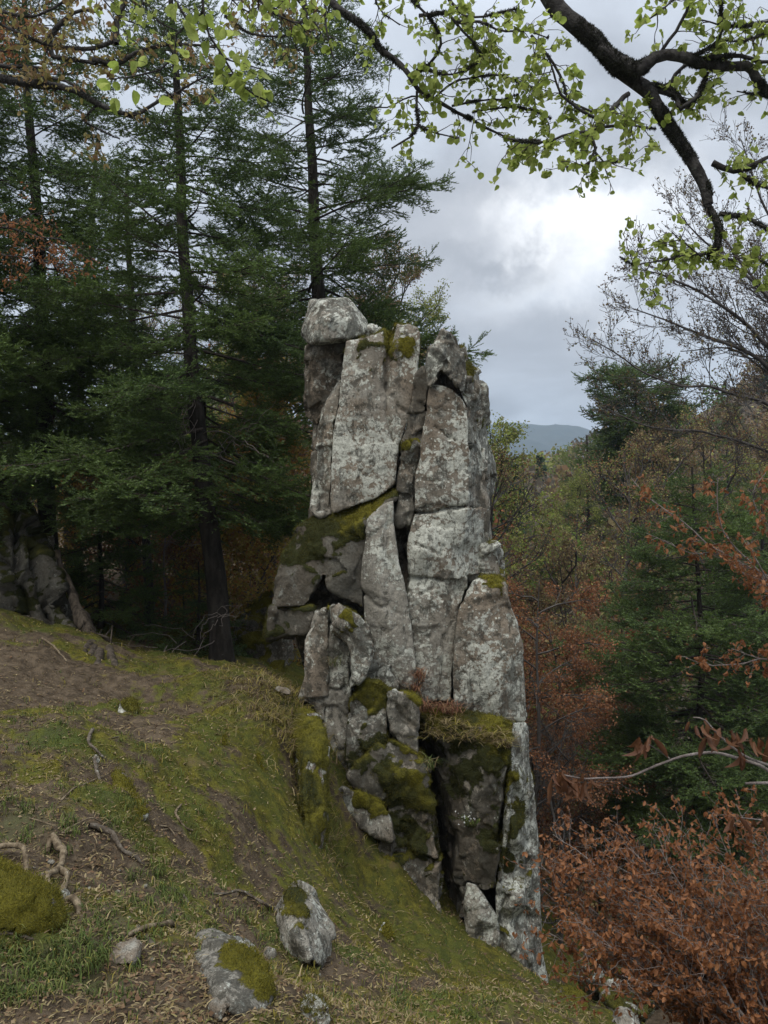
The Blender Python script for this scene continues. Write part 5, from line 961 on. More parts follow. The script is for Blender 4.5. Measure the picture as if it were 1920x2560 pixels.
UL = [
 ([(-60,175,5.2),(0,196,5.2),(80,212,5.2),(160,222,5.2),(190,232,5.2),(240,262,5.2),(300,285,5.2),(345,286,5.2),(390,262,5.2),(430,240,5.15)], .036, .010, .15),
 ([(430,240,5.15),(470,215,5.1),(520,190,5.1)], .008, .004, .8),
 ([(60,212,5.2),(110,195,5.15),(160,205,5.1),(215,240,5.1)], .010, .006, .4),
 ([(-40,165,5.2),(40,168,5.2),(120,172,5.2)], .012, .007, .6),
 ([(230,150,5.3),(290,155,5.3),(340,130,5.3),(400,115,5.3),(470,112,5.3),(540,120,5.3)], .014, .006, .8),
 ([(120,110,5.4),(140,70,5.4),(180,30,5.4),(210,22,5.4),(240,28,5.4)], .018, .008, .5),
 ([(120,110,5.4),(130,140,5.4),(240,160,5.3)], .014, .009, .6),
 ([(285,110,5.3),(285,60,5.3),(310,10,5.3),(320,-40,5.3)], .018, .012, .6),
 ([(285,100,5.3),(240,120,5.3),(180,125,5.3),(90,100,5.3),(0,60,5.3)], .012, .006, .9),
 ([(560,40,5.2),(620,80,5.2),(700,90,5.2),(770,70,5.2)], .008, .004, .8),
 ([(600,-20,5.2),(690,30,5.2),(740,60,5.2),(800,40,5.2)], .008, .004, .8),
 ([(-20,20,5.5),(60,40,5.5),(120,30,5.5),(200,-20,5.5)], .010, .005, 1.0),
 ([(240,262,5.2),(210,300,5.2),(260,330,5.2),(300,345,5.2)], .006, .003, .3),
]
near_branch('beech bough with bronze buds reaching in from the left edge at the top', (-60,175,5.2), UL, 33, 24, .22, .044, BUD_T, M_BUDLEAF, per=3, fz=(26000, .012, PAL_LICH, 4, (6.0, .0)), hang=.5)
CL = [
 ([(500,-60,3.3),(508,40,3.3),(520,90,3.3),(545,130,3.3),(575,170,3.3),(600,205,3.3),(640,240,3.3),(672,258,3.3)], .006, .0025, 1.1),
 ([(470,60,3.4),(440,90,3.4),(432,130,3.4),(436,150,3.4)], .004, .002, .5),
 ([(505,30,3.3),(470,50,3.4),(450,15,3.4),(410,-40,3.4)], .006, .004, .4),
 ([(436,140,3.4),(400,175,3.4),(350,190,3.4),(290,196,3.4),(270,200,3.4)], .004, .0018, 1.1),
 ([(560,150,3.3),(610,165,3.3),(650,175,3.3)], .003, .0018, 1.2),
 ([(575,180,3.3),(560,215,3.3),(555,235,3.3)], .0025, .0018, 1.0),
]
near_branch('beech spray with large bright green leaves hanging in from the top, left of centre', (500,-60,3.3), CL, 35, 34, .10, .058, GREEN_T, M_GREENLEAF, per=2, hang=1.5, twig_r=.0018, sub=False)
CT = [([(620,-60,4.2),(660,10,4.2),(700,40,4.2),(745,60,4.2),(790,50,4.2)], .006, .003, 1.3), ([(700,-60,4.3),(760,20,4.3),(800,80,4.3),(770,110,4.3)], .006, .003, 1.2), ([(330,-50,4.4),(370,30,4.4),(400,60,4.4),(440,80,4.4)], .005, .003, 1.1), ([(560,-60,4.4),(580,0,4.4),(640,40,4.4)], .005, .003, 1.2), ([(220,-60,4.6),(260,0,4.6),(300,40,4.6),(350,60,4.6)], .005, .003, 1.1), ([(820,-60,4.3),(815,30,4.3),(820,90,4.3),(835,150,4.3)], .007, .004, .3)]
near_branch('beech spray of small yellow-green leaves along the top edge left of the limbs', (620,-60,4.2), CT, 37, 26, .16, .046, GREEN_T, M_GREENLEAF, per=2, hang=1.1)
near_branch('withered brown beech spray in front of the firs at the left edge', (-60,560,7.), [([(-60,560,7.),(20,570,7.),(90,590,7.),(150,600,7.),(190,630,7.)], .010, .004, 1.4), ([(-60,620,7.),(30,640,7.),(100,650,7.),(170,660,7.)], .008, .003, 1.3), ([(20,570,7.),(60,540,7.),(110,530,7.)], .006, .003, 1.2), ([(-60,110,6.),(20,130,6.),(80,100,6.),(130,110,6.)], .008, .003, 1.5), ([(-40,60,6.),(40,70,6.),(100,60,6.)], .008, .003, 1.5)], 39, 18, .26, .034, BROWN_T, M_BROWNLEAF, per=3, hang=.4, name='beech_sapling', cat='beech sapling')
# withered young beeches at the right
rr_ = np.random.RandomState(41); RB = []
src = (2010, 2760, 5.6)
for ex, ey, Y in [(1385,2085,6.6),(1352,2165,6.4),(1395,2250,6.2),(1372,2330,6.0),(1500,2085,6.4),(1560,2110,6.2),(1650,2120,6.0),(1640,2060,6.3),(1780,2040,6.4),(1840,2010,6.3),(1905,2060,6.0),(1720,2150,5.8),(1480,2200,6.0),(1440,2300,5.8),(1500,2350,5.6),(1580,2280,5.8),(1650,2250,5.6),(1800,2150,5.6),(1880,2180,5.6),(1560,2440,5.4),(1640,2400,5.4),(1740,2300,5.4),(1830,2290,5.4),(1420,2430,5.9),(1690,2330,5.2),(1905,2280,5.4),(1930,2120,5.9),(1450,2160,6.1),(1590,2190,6.0)]:
    t0 = rr_.uniform(.0, .35); ax_, ay_ = src[0] + (ex - src[0]) * t0 + rr_.uniform(-30, 60), src[1] + (ey - src[1]) * t0; mx, my = (ax_ + ex) / 2 + rr_.uniform(-30, 50), (ay_ + ey) / 2 + rr_.uniform(-60, 10)
    RB.append(([(ax_, ay_, src[2] + rr_.uniform(-.3, .3)), (mx, my, (Y + src[2]) / 2), (ex, ey, Y)], .011, .0025, .95))
near_branch('young beech crowded with withered brown leaves, filling the lower right corner', (2010,2760,5.6), RB, 43, 19, .32, .047, BROWN_T, M_BROWNLEAF, per=3, hang=1.15, name='beech_sapling', cat='beech sapling', bark=M_PALETWIG, twigmat=M_PALETWIG, skipfrom=.12, lean=(-.5, 0, .35), droopy=.0, twig_r=.003)
RC = [([(2050,1600,6.4),(1920,1480,6.5),(1800,1390,6.6),(1700,1300,6.7),(1630,1250,6.8),(1575,1195,6.9)], .012, .003, 1.0), ([(1960,1500,6.4),(1870,1400,6.4),(1810,1330,6.4),(1790,1230,6.4),(1795,1190,6.4)], .008, .003, .8), ([(2040,1420,6.2),(1950,1340,6.2),(1900,1290,6.2),(1880,1230,6.2),(1915,1180,6.2)], .010, .003, 1.0), ([(2000,1560,6.4),(1900,1440,6.3),(1840,1400,6.3),(1760,1360,6.3)], .008, .003, 1.0), ([(2060,1640,6.5),(1920,1450,6.1),(1870,1360,6.1)], .01, .004, 1.0),
      ([(2060,1500,6.6),(1920,1440,6.6),(1800,1395,6.6),(1720,1380,6.6),(1660,1352,6.6),(1612,1335,6.6)], .008, .0025, .5), ([(2060,1720,6.4),(1930,1650,6.5),(1850,1660,6.5),(1780,1665,6.5),(1715,1645,6.5)], .007, .0025, 1.1), ([(1960,1660,6.5),(1880,1640,6.5),(1830,1620,6.5)], .005, .0025, .9)]
near_branch('withered beech sprays fanning in from the right edge across the dark fir', (2060,1560,6.4), RC, 45, 19, .16, .050, BROWN_T, M_BROWNLEAF, per=3, hang=.7, name='beech_sapling', cat='beech sapling', bark=M_PALETWIG, twigmat=M_PALETWIG, skipfrom=.15, twig_r=.0025)
# one twig close to the camera
CLOSE_T = [leaf_template(21, .9, .9, .62), leaf_template(22, 1.5, .9, .55), leaf_template(23, 1.1, 1.15, .6), leaf_template(24, -.6, 1.0, .55)]
def close_twig():
    B = np.array(P(2000, 2010, 1.35)); root = empty('beech_twig', tuple(B), 'pale bowed twig with a few limp brown leaves close to the camera at right', 'twig')
    rng = np.random.RandomState(47); pos, dirs = [], []
    for pl, r0, r1, cl in [([(2000,1990,1.35),(1900,1915,1.35),(1800,1884,1.35),(1720,1888,1.35),(1640,1912,1.35),(1560,1942,1.35),(1470,1945,1.35),(1400,1935,1.35)], .0034, .0012, [(1395,1942,8),(1430,1935,9),(1470,1945,7)]), ([(1672,1896,1.35),(1650,1880,1.35),(1620,1860,1.35)], .0014, .0008, [(1612,1850,10)]),
                           ([(1990,1930,1.3),(1880,1900,1.3),(1800,1840,1.3),(1760,1800,1.3),(1730,1795,1.3)], .0028, .001, [(1745,1800,6),(1790,1830,7),(1850,1832,7),(1900,1850,7),(1870,1862,6)]), ([(2000,1960,1.3),(1900,1958,1.3),(1865,1958,1.3)], .003, .002, []), ([(1640,1912,1.35),(1610,1925,1.35),(1590,1932,1.35)], .002, .0012, []), ([(2000,2080,1.4),(1920,2055,1.4),(1850,2045,1.4)], .002, .001, [(1840,2050,5),(1910,2048,4)])]:
        C = wobble(catmull([P(*a) for a in pl], .01), .003, 18., 3); V, Q = tube_arrays([(C - B, np.linspace(r0, r1, len(C)))], 7, .08, rng); mesh_obj('stem', raw_mesh('stem', V, Q, M_PALETWIG, smooth=True), root)
        for px, py, n in cl:
            for _ in range(n): pos.append(P(px + rng.uniform(-30, 30), py + rng.uniform(-14, 14), pl[-1][2] + rng.uniform(-.02, .02))); dirs.append(rng.normal(size=3) * .26 + (-.05, 0, -1.))
    pos, dirs = np.array(pos), np.array(dirs); put_leaves(root, B, pos, dirs, .036 * rng.uniform(.6, 1.3, len(pos)), CLOSE_T, M_DARKLEAF, 48)
close_twig()

# ------------------------------------------------------------------ dead wood on the slope
def wood(label, lines, seed, mat=None, name='branch', cat='branch', lift=.012, group=None, tiny=False):
    """lines: list of ([(px, py, height above ground)...], r0, r1); each stick lies on the ground"""
    mat = mat or M_DEAD; B = None; rng = np.random.RandomState(seed); out = []
    for pl, r0, r1 in lines:
        g = np.array([on_ground(a[0], a[1]) for a in pl]); g[:, 2] += [(a[2] if len(a) > 2 else 0) + r0 * .55 for a in pl]
        if B is None: B = g[0].copy()
        C = catmull(g, .02 if not tiny else .03); C = wobble(wobble(C, r0 * .5, 12., seed), r0 * .25, 40., seed + 3); rr = np.linspace(r0, r1, len(C)) * (1 + .30 * fbm(C * 16. + seed, 4)); rr[0] *= .8; rr[-1] *= .6; out.append((C - B, rr))
    if len(out) == 1 or tiny:
        V, Q = tube_arrays(out, 9 if not tiny else 5, .07, rng); o = mesh_obj(name, raw_mesh(name, V, Q, mat, smooth=True)); o.location = B; return tag(o, label, cat, group)
    root = empty(name, tuple(B), label, cat, group)
    for k, q in enumerate(out):
        V, Q = tube_arrays([q], 9 if q[1][0] > .008 else 5, .07, rng); nm = 'stem' if k == 0 else 'fork'; mesh_obj(nm, raw_mesh(nm, V, Q, mat, smooth=True), root)
    return root
wood('twisted bare root, honey-coloured, looping over stones at the lower left', [([(126,2128,.03),(140,2145,.05),(158,2166,.06),(156,2190,.06),(150,2205,.05),(166,2218,.04),(164,2235,.03),(146,2252,.01)], .020, .013), ([(150,2205,.05),(126,2215,.03),(120,2232,.03),(132,2248,.02),(142,2255,.0)], .017, .010), ([(160,2263,.0),(180,2266,.03),(195,2280,.02),(203,2296,-.02)], .017, .012), ([(126,2128,.03),(120,2140,.0)], .016, .012)], 201, name='root', cat='root')
wood('bleached root elbow rising beside the moss-wrapped boulder', [([(-20,2152,.04),(20,2153,.06),(55,2158,.07),(64,2175,.05),(67,2205,-.02)], .013, .010), ([(40,2155,.06),(58,2153,.05)], .009, .005)], 202, name='root', cat='root')
wood('curved root sticking out of the bank below the dark soil', [([(234,1842,.03),(223,1862,.04),(224,1884,.05),(240,1895,.05),(262,1906,.02)], .013, .009), ([(236,1912,.03),(240,1935,.02),(253,1960,.0)], .014, .010)], 203, M_DEADDARK, 'root', 'root')
wood('long grey forked stick pointing up to the curved root', [([(150,2010,.01),(185,1985,.02),(215,1968,.02),(245,1958,.02),(270,1948,.02)], .006, .004), ([(165,2002,.01),(200,1978,.0),(235,1965,.0)], .004, .002)], 204)
wood('thin pale arched branch lying beside the bark-stripped log', [([(152,2090,.01),(190,2076,.03),(230,2070,.03),(262,2073,.02)], .006, .005), ([(152,2092,.01),(190,2085,.01),(215,2083,.01)], .005, .004)], 205)
wood('rotting grey log with flaking bark in the middle of the bare patch', [([(222,2083,.02),(255,2090,.03),(285,2115,.03),(305,2140,.02),(340,2160,.01),(362,2172,.0)], .017, .009), ([(230,2080,.02),(270,2084,.02),(285,2082,.02)], .006, .003)], 206, M_DEADDARK, 'log', 'log')
wood('white curved root arching out of the soil above the middle of the slope', [([(453,2020,.02),(440,2045,.03),(445,2065,.03),(465,2080,.02),(485,2088,-.01)], .010, .007), ([(395,2065,.0),(420,2080,.01),(440,2092,.0)], .008, .005)], 207, name='root', cat='root')
wood('straight pale log like a bone on the lower slope', [([(318,2346,.0),(360,2338,.02),(400,2330,.025),(432,2326,.03)], .008, .014)], 208, name='log', cat='log')
wood('short stub of grey wood below the straight pale log', [([(362,2352,.01),(372,2364,.01),(384,2374,.0)], .011, .010)], 209, M_DEADDARK, 'log', 'log')
wood('brown broken branch running to the grey angular boulder', [([(530,2246,.01),(570,2243,.02),(600,2246,.03),(640,2262,.03),(670,2280,.03),(705,2288,.01)], .007, .016), ([(590,2262,.0),(560,2268,.0),(538,2285,.0)], .004, .002), ([(600,2244,.02),(630,2243,.03),(655,2246,.03)], .004, .002)], 210, M_DEADDARK)
wood('dark stick crossing the grass at the left edge near the bottom', [([(-10,2350,.02),(30,2358,.02),(60,2365,.02),(90,2378,.01)], .009, .006)], 211, M_DEADDARK)
wood('forked white dead branch lying on the far side of the saddle', [([(320,1622,.02),(335,1600,.05),(350,1580,.08),(372,1567,.06)], .014, .008), ([(330,1602,.04),(350,1596,.03),(368,1605,.02)], .010, .006), ([(335,1600,.04),(328,1592,.06)], .008, .005)], 212)
wood('thin fallen branch on the bank at the left below the grass crest', [([(104,1602,.02),(135,1625,.03),(150,1645,.03),(168,1660,.02)], .013, .008)], 213)
wood('short brown root beside the straight pale log', [([(448,2243,.01),(458,2258,.02),(472,2270,.01)], .009, .007)], 214, M_DEADDARK, 'root', 'root')
wood('bent pale twig at the bottom below the flat reddish stone', [([(390,2532,.01),(405,2518,.01),(420,2505,.01)], .004, .002)], 215, name='twig', cat='twig')
rngw = np.random.RandomState(216)
for k in range(46):
    px, py = rngw.uniform(0, 900), rngw.uniform(1850, 2560); 
    if py < 1800 + (px - 300) * .9 and px > 450: continue
    a = rngw.uniform(-.9, .9); L = rngw.uniform(25, 75); e = [(px + L * t * math.cos(a), py + L * t * math.sin(a) * .5 + rngw.normal() * 3, .012 * rngw.rand()) for t in (0, .35, .7, 1)]
    wood('one of the thin fallen twigs scattered over the bare soil', [(e, .0046, .0022)], 300 + k, rngw.choice([M_DEAD, M_DEADDARK, M_DEADDARK]) if False else (M_DEAD if rngw.rand() < .55 else M_DEADDARK), 'twig', 'twig', group='fallen twigs scattered on the near slope', tiny=True)
# snapped stump leaning by the bank
def stump():
    A = [P(258,1670,10.4), P(245,1640,10.5), P(222,1600,10.6), P(200,1540,10.8), P(175,1470,11.1), P(150,1415,11.3), P(140,1380,11.4)]; A[0][2] = G(A[0][0], A[0][1]) - .1
    C = wobble(catmull(A, .06), .04, 3., 9); n = len(C); r = np.interp(np.linspace(0, 1, n), [0, .15, .32, .5, 1], [.17, .13, .10, .075, .045]) * (1 + .2 * fbm(C * 5, 3)); B = C[0].copy(); root = empty('dead_tree', tuple(B), 'rotten leaning dead trunk with splintered mossy base on top of the bank', 'dead tree')
    rng = np.random.RandomState(4); V, Q = tube_arrays([(C - B, r)], 12, .16, rng); mesh_obj('trunk', raw_mesh('trunk', V, Q, M_ROTTEN, smooth=True), root)
    for k in range(7):
        p = C[rng.randint(2, 10)] + rng.normal(size=3) * .08 - B; q = catmull([p, p + rng.normal(size=3) * .1 + (0, 0, .12), p + rng.normal(size=3) * .16 + (0, 0, .3)], .05); V, Q = tube_arrays([(q, np.linspace(.03, .006, len(q)))], 5, .1, rng); mesh_obj('splinter', raw_mesh('splinter', V, Q, M_ROTTEN, smooth=True), root)
    for px, py in [(215,1660),(290,1665),(240,1690),(200,1640)]:
        g = on_ground(px, py) - B; q = catmull([C[1] - B, (C[1] - B + g) / 2 + (0, 0, .1), g - (0, 0, .04)], .06); V, Q = tube_arrays([(q, np.linspace(.09, .04, len(q)))], 8, .12, rng); mesh_obj('root', raw_mesh('root', V, Q, M_ROTTEN, smooth=True), root)
stump()
def moss_stub(px0, py0, px1, py1, r, seed, label):
    g = on_ground(px0, py0); q = P(px1, py1, g[1]); C = wobble(catmull([g - (0, 0, .03), (g + q) / 2, q], .03), .01, 9., seed); V, Q = tube_arrays([(C, np.linspace(r, r * .7, len(C)))], 8, .1)
    V, Q2 = V, Q; o = mesh_obj('mossy_stub', raw_mesh('mossy_stub', V - g, Q2, M_ROCK, smooth=True, attrs={'moss': np.full(len(V), 1.), 'yellow': np.full(len(V), 1.)})); o.location = g; props(o); tag(o, label, 'stub'); FUZZ.append((V, vnormals(V, Q), np.full(len(V), 1.)))
moss_stub(655,1925,645,1884,.034,1,'upright stub sheathed in bright yellow moss on the ledge slope'); moss_stub(728,1915,726,1900,.03,2,'shorter yellow moss stub close to the sheer edge of the ledge'); moss_stub(563,1870,560,1838,.03,3,'moss-coated stub beside the stub-like tuft higher on the slope')

# ------------------------------------------------------------------ ground cover: litter, grass, moss
rng = np.random.RandomState(400)
def scatter(n, Y0, Y1, x0=-7., x1=4.):
    """points on the slope, thinner with distance"""
    Y = 1 / rng.uniform(1 / Y1, 1 / Y0, n) ; x = (rng.uniform(-150, 1700, n) - HX) / F * Y; ok = (x > x0) & (x < x1); return x[ok], Y[ok]
def blades(x, y, zb, n_per, h, w, pal, spread, curl, lay=0.0):
    k = np.repeat(np.arange(len(x)), n_per); n = len(k); h, w = [np.asarray(q)[k][:, None] if np.ndim(q) else q for q in (h, w)]; b = np.stack([x[k], y[k], zb[k]], 1) + np.concatenate([rng.normal(size=(n, 2)) * spread, np.full((n, 1), -.006)], 1)
    a = rng.uniform(0, 6.28, n); out = np.stack([np.cos(a), np.sin(a), 0 * a], 1); H = h * rng.uniform(.45, 1.2, (n, 1)); W = w * rng.uniform(.7, 1.3, (n, 1)); sd = np.stack([-np.sin(a), np.cos(a), 0 * a], 1) * W; up = np.array([0, 0, 1.0]); c = curl * rng.uniform(.4, 1.3, (n, 1)); u = 1 - lay
    m1 = b + (up * .55 * u + out * (.18 * c + .5 * lay)) * H; m2 = b + (up * (.92 - .25 * c) * u + out * (.55 * c + lay)) * H; t = b + (up * (1.05 - .6 * c) * u + out * (1.0 * c + 1.3 * lay)) * H
    V = np.stack([b - sd, b + sd, m1 - sd * .9, m1 + sd * .9, m2 - sd * .6, m2 + sd * .6, t], 1).reshape(-1, 3); o = (np.arange(n) * 7)[:, None]
    return V, [np.concatenate([o + [0, 1, 3, 2], o + [2, 3, 5, 4]]), o + [4, 5, 6]], np.repeat(colors(rng, n, pal, .25), 7, 0)
def stuff(name, parts, mat, label):
    VV, F4, F3, CC, off = [], [], [], [], 0
    for V, fs, c in parts: VV.append(V); F4.append(fs[0] + off); F3.append(fs[1] + off); CC.append(c); off += len(V)
    return tag(mesh_obj(name, raw_mesh(name, np.concatenate(VV), [np.concatenate(F4), np.concatenate(F3)], mat, attrs={'Col': np.concatenate(CC)})), label, name.replace('_', ' '), kind='stuff')
PAL_GRASS = [(.068, .092, .022), (.095, .118, .028), (.052, .074, .02), (.13, .138, .04)]; PAL_DRY = [(.20, .15, .078), (.28, .22, .115), (.145, .10, .054), (.10, .068, .038), (.19, .155, .065), (.16, .115, .048)]; PAL_MOSSY = [(.145, .127, .026), (.195, .160, .032), (.11, .100, .026), (.235, .185, .045), (.13, .092, .04)]
ps = []
x, y = scatter(5200, 2.3, 12.5); mo, gr, so = cover(x, y); k = rng.rand(len(x)) < np.clip(gr * .9 - .16 + .05 * mo, 0, .6); x, y = x[k], y[k]; z = ground(x, y); print('grass', len(x)); ps.append(blades(x, y, z, 20, .060, .0026, PAL_GRASS, .028, .75))
x, y = scatter(5000, 2.3, 12.5); mo, gr, so = cover(x, y); k = rng.rand(len(x)) < np.clip(.14 + .30 * mo + .2 * gr - .25 * so, 0, 1); x, y = x[k], y[k]; ps.append(blades(x, y, ground(x, y), 10, .030 + .004 * y, .0014 + .0003 * y, PAL_GRASS + PAL_MOSSY, .04, .8))
stuff('grass', ps, M_BLADE, 'low green grass tufts on the mossy slope')
ps = []
x, y = scatter(64000, 2.3, 13.5); mo, gr, so = cover(x, y); k = rng.rand(len(x)) < np.clip(.35 + .25 * mo - .1 * so + .3 * fbm(np.stack([x, y, 0 * x], 1) * 2.5 + 60, 3), 0, 1); x, y = x[k], y[k]; z = ground(x, y) + rng.uniform(.0, .02, len(x)) + mo[k] * .02; ps.append(blades(x, y, z, 1, .012 + .0026 * y, .0020 + .0005 * y, PAL_DRY, .0, .55, .75))
x, y = scatter(9000, 2.3, 12); mo, gr, so = cover(x, y); k = rng.rand(len(x)) < np.clip(.10 + .45 * sm(fbm(np.stack([x, y, 0 * x], 1) * 1.3 + 40, 3), .0, .5), 0, 1); x, y = x[k], y[k]; ps.append(blades(x, y, ground(x, y) + .01, 3, .022 + .006 * y, .0014 + .0003 * y, PAL_DRY, .03, 1.0, .45))
stuff('leaf_litter', ps, M_BLADE, 'dry stems and dead leaves strewn over moss and soil')
x, y = scatter(30000, 2.3, 13.5); k = rng.rand(len(x)) < np.clip(.35 + .5 * fbm(np.stack([x, y, 0 * x], 1) * 2.2 + 70, 3), .05, 1); x, y = x[k], y[k]; n = len(x); z = ground(x, y) + rng.uniform(.004, .016, n); nr = np.stack([rng.normal(size=n) * .35, rng.normal(size=n) * .35 - .2, np.ones(n)], 1); a = rng.uniform(0, 6.28, n)
V, Fq = stamp(LEAFQ, LEAFQF, np.stack([x, y, z], 1), frames(np.stack([np.cos(a), np.sin(a), rng.normal(size=n) * .25], 1), nr), rng.uniform(.6, 1.3, n) * (.014 + .0016 * y)); tag(mesh_obj('fallen_leaves', raw_mesh('fallen_leaves', V, Fq, M_BLADE, attrs={'Col': np.repeat(colors(rng, n, [(.13, .075, .04), (.17, .11, .06), (.09, .055, .032), (.20, .145, .085), (.15, .12, .05)], .3), 4, 0)})), 'small brown fallen leaves lying on the slope', 'leaves', kind='stuff')
def fuzz_arrays(p, nrm, col, l, w):
    n = len(p); v = nrm + rng.normal(size=(n, 3)) * .55 + (0, 0, .25); v /= np.linalg.norm(v, axis=1)[:, None]; sd = np.cross(v, rng.normal(size=(n, 3))); sd /= np.linalg.norm(sd, axis=1)[:, None]; L = l * rng.uniform(.5, 1.3, (n, 1))
    return np.stack([p - sd * w - v * .004, p + sd * w - v * .004, p + v * L], 1).reshape(-1, 3), np.repeat(col, 3, 0)
x, y = scatter(150000, 2.3, 13); mo, gr, so = cover(x, y); k = rng.rand(len(x)) < np.clip(mo * 1.3 - .25, 0, 1) * (mo > .3); x, y, mo = x[k], y[k], mo[k]; z = ground(x, y); p = np.stack([x, y, z + mo * .022 * (1 + fbm(np.stack([x, y, z], 1) * 14., 2))], 1)
V, c = fuzz_arrays(p, np.tile([[0.15, -.3, 1.]], (len(p), 1)), colors(rng, len(p), PAL_MOSSY, .3) * (1 + .35 * np.clip(fbm(p * 1.9 + 21, 3), -1, 1)[:, None]) * np.where((fbm(p * 2.6 + 33, 3) > .12)[:, None], (.72, .98, .9), (1, 1, 1)), .012 + .0012 * y[:, None], (.0022 + .0003 * y)[:, None]); print('moss', len(p))
tag(mesh_obj('moss', raw_mesh('moss', V, np.arange(len(V)).reshape(-1, 3), M_MOSS, attrs={'Col': c})), 'yellow-green moss carpeting the slope', 'moss', kind='stuff')
p = np.concatenate([f[0] for f in FUZZ]); nn = np.concatenate([f[1] for f in FUZZ]); ye = np.concatenate([f[2] for f in FUZZ]); print('rock moss', len(p))
rep = 4; p = np.repeat(p, rep, 0) + rng.normal(size=(len(p) * rep, 3)) * .010; nn = np.repeat(nn, rep, 0); ye = np.repeat(ye, rep)[:, None]; pl = colors(rng, len(p), [(.125, .108, .015), (.155, .130, .020), (.10, .095, .016)], .25) * ye + colors(rng, len(p), [(.034, .036, .012), (.046, .046, .016), (.05, .042, .016)], .25) * (1 - ye)
V, c = fuzz_arrays(p, nn, pl, (.006 + .0015 * p[:, 1])[:, None], (.0012 + .00022 * p[:, 1])[:, None]); tag(mesh_obj('rock_moss', raw_mesh('rock_moss', V, np.arange(len(V)).reshape(-1, 3), M_MOSS, attrs={'Col': c})), 'shaggy moss growing over ledges and boulders', 'moss', kind='stuff')
# dead grass hanging on the rock ledges
def ledge_grass(spots, pal, n, h, lay, curl, label, name):
    ps = []
    for px, py, Y, sx, sy in spots:
        c = P(px, py, Y); m = n; xx = c[0] + rng.normal(size=m) * sx; yy = c[1] + rng.normal(size=m) * sy; zz = c[2] + rng.normal(size=m) * .02 - .02; ps.append(blades(xx, yy, zz, 5, h, .0042, pal, .025, curl, lay))
    stuff(name, ps, M_BLADE, label)
PAL_RED = [(.17, .075, .045), (.22, .11, .06), (.13, .06, .04), (.26, .17, .09)]
ledge_grass([(1060,1765,9.1,.08,.08),(1100,1770,9.1,.09,.08),(1130,1778,9.05,.06,.05),(1040,1720,9.25,.03,.05),(1045,1690,9.25,.02,.03)], PAL_RED, 17, .17, .3, .8, 'reddish dead grass in the cleft at the foot of the whitish face', 'dead_grass')
ledge_grass([(1110,1800,8.95,.12,.1),(1170,1815,8.9,.14,.1),(1230,1825,8.9,.10,.1),(1160,1840,8.76,.12,.03),(1095,1830,8.9,.08,.05),(1255,1850,8.75,.05,.05)], PAL_DRY + PAL_MOSSY, 34, .12, .55, 1.1, 'straw-coloured grass matted on the ledge of the right buttress', 'ledge_grass')
x0, y0 = rng.normal(0, .26, 480), rng.normal(0, .4, 480); c = on_ground(730, 1830); xx, yy = c[0] + x0, c[1] + y0; ps = [blades(xx, yy, ground(xx, yy) + .02, 5, .13, .0036, PAL_DRY + PAL_MOSSY, .03, 1.1, .3)]
c = on_ground(640, 1690); xx, yy = c[0] + x0 * 1.6, c[1] + y0 * 1.2; ps.append(blades(xx, yy, ground(xx, yy), 4, .10, .0035, PAL_DRY + PAL_MOSSY, .03, 1., .3)); stuff('tussock_grass', ps, M_BLADE, 'long straw-coloured tussock grass on top of the ledge')
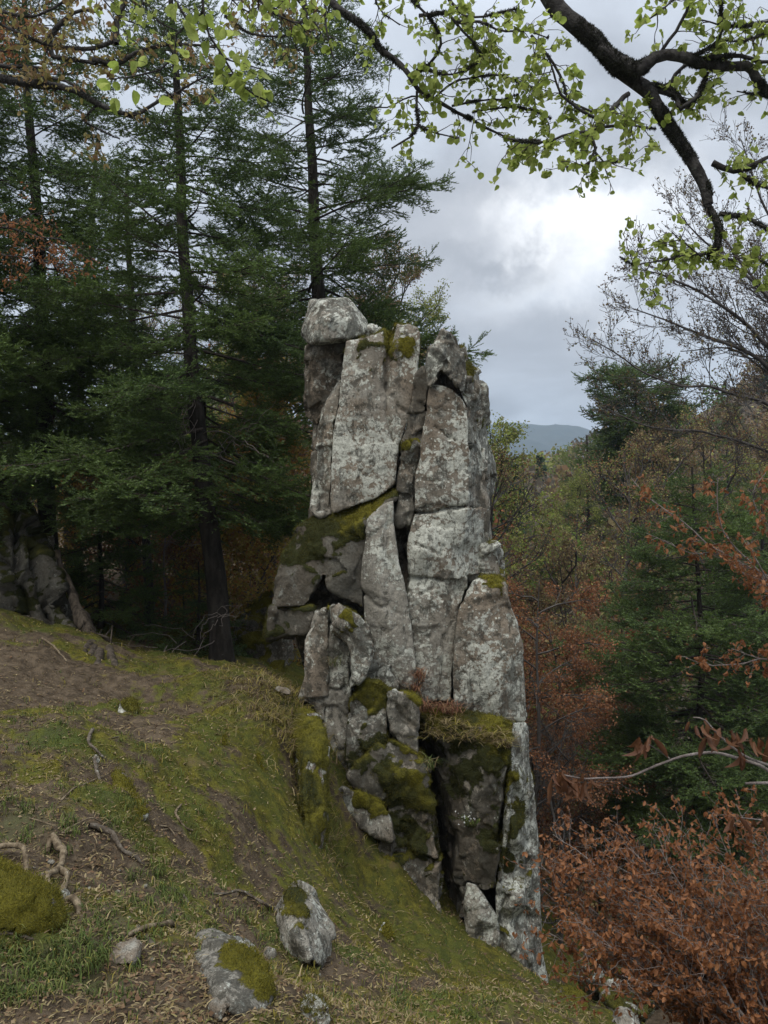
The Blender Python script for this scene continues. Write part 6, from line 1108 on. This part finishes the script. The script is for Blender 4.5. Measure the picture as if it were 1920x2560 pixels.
# tuft of green and the white flowers on the buttresses
ps = []
for px, py, Y in [(1068,1910,8.55),(1075,1920,8.5),(832,1660,8.9)]:
    c = P(px, py, Y); q = np.full(8, 1.) ; ps.append(blades(c[0] + rng.normal(size=8) * .02, c[1] + rng.normal(size=8) * .02, c[2] + rng.normal(size=8) * .02, 4, .15, .003, PAL_GRASS + PAL_DRY[:2], .015, 1.0, .2))
stuff('grass_tuft', ps, M_BLADE, 'thin grass tufts rooted in cracks of the tower')
def flowers():
    B = P(1166, 2042, 8.70); root = empty('white_flowers', tuple(B), 'small clump of white flowers growing on the dark mossy buttress', 'flowers'); r = np.random.RandomState(5)
    V, fs, c = blades(np.full(9, 0.) + r.normal(size=9) * .05, r.normal(size=9) * .02 - .03, r.normal(size=9) * .02 - .03, 6, .06, .005, PAL_GRASS, .02, .8); o = mesh_obj('leaves', raw_mesh('leaves', V, fs, M_BLADE, attrs={'Col': c}), root); o['kind'] = 'stuff'
    ang = np.arange(5) / 5 * 6.283; pv, pf = [(0, 0, 0)], []
    for a in ang: pv += [(.55 * math.cos(a - .45), .55 * math.sin(a - .45), .12), (math.cos(a), math.sin(a), .1), (.55 * math.cos(a + .45), .55 * math.sin(a + .45), .12)]; i = len(pv); pf.append([0, i - 3, i - 2, i - 1])
    me = raw_mesh('flower', np.array(pv), np.array(pf), M_PETAL)
    for k in range(24):
        o = mesh_obj('flower', me, root); o.location = (r.normal() * .065, -.07 + r.normal() * .015, .02 + r.normal() * .032); o.rotation_euler = (rad(60) + r.normal() * .4, r.normal() * .4, r.uniform(0, 6)); s = r.uniform(.008, .013); o.scale = (s, s, s)
flowers()

# ------------------------------------------------------------------ air
def haze():
    m = bpy.data.materials.new('air'); m.use_nodes = True; t = m.node_tree; t.nodes.clear(); out = node(t, 'ShaderNodeOutputMaterial')
    v = node(t, 'ShaderNodeVolumePrincipled', {'Color': (.70, .84, 1.0, 1), 'Density': .00027, 'Anisotropy': 0.0}); t.links.new(v.outputs[0], out.inputs['Volume'])
    lo, hi = np.array([1e9] * 3), -np.array([1e9] * 3)
    for o in scene.objects:
        if o.type == 'MESH' and o.parent is None:
            for c in o.bound_box: q = np.array(o.matrix_basis @ Vector(c)); lo = np.minimum(lo, q); hi = np.maximum(hi, q)
    hi[2] = max(hi[2], 12.0); lo = np.minimum(lo - (5, 0, 1), (-20, -8, -20)); hi = hi + (5, 5, 1)
    V = np.array([(x, y, z_) for x in (lo[0], hi[0]) for y in (lo[1], hi[1]) for z_ in (lo[2], hi[2])]); Q = np.array([[0, 1, 3, 2], [4, 6, 7, 5], [0, 4, 5, 1], [2, 3, 7, 6], [0, 2, 6, 4], [1, 5, 7, 3]])
    tag(mesh_obj('haze', raw_mesh('haze', V, Q, m)), kind='stuff')
haze()
print('tris', sum(len(m.polygons) * 2 for m in bpy.data.meshes if m.users), 'objects', len(scene.objects))
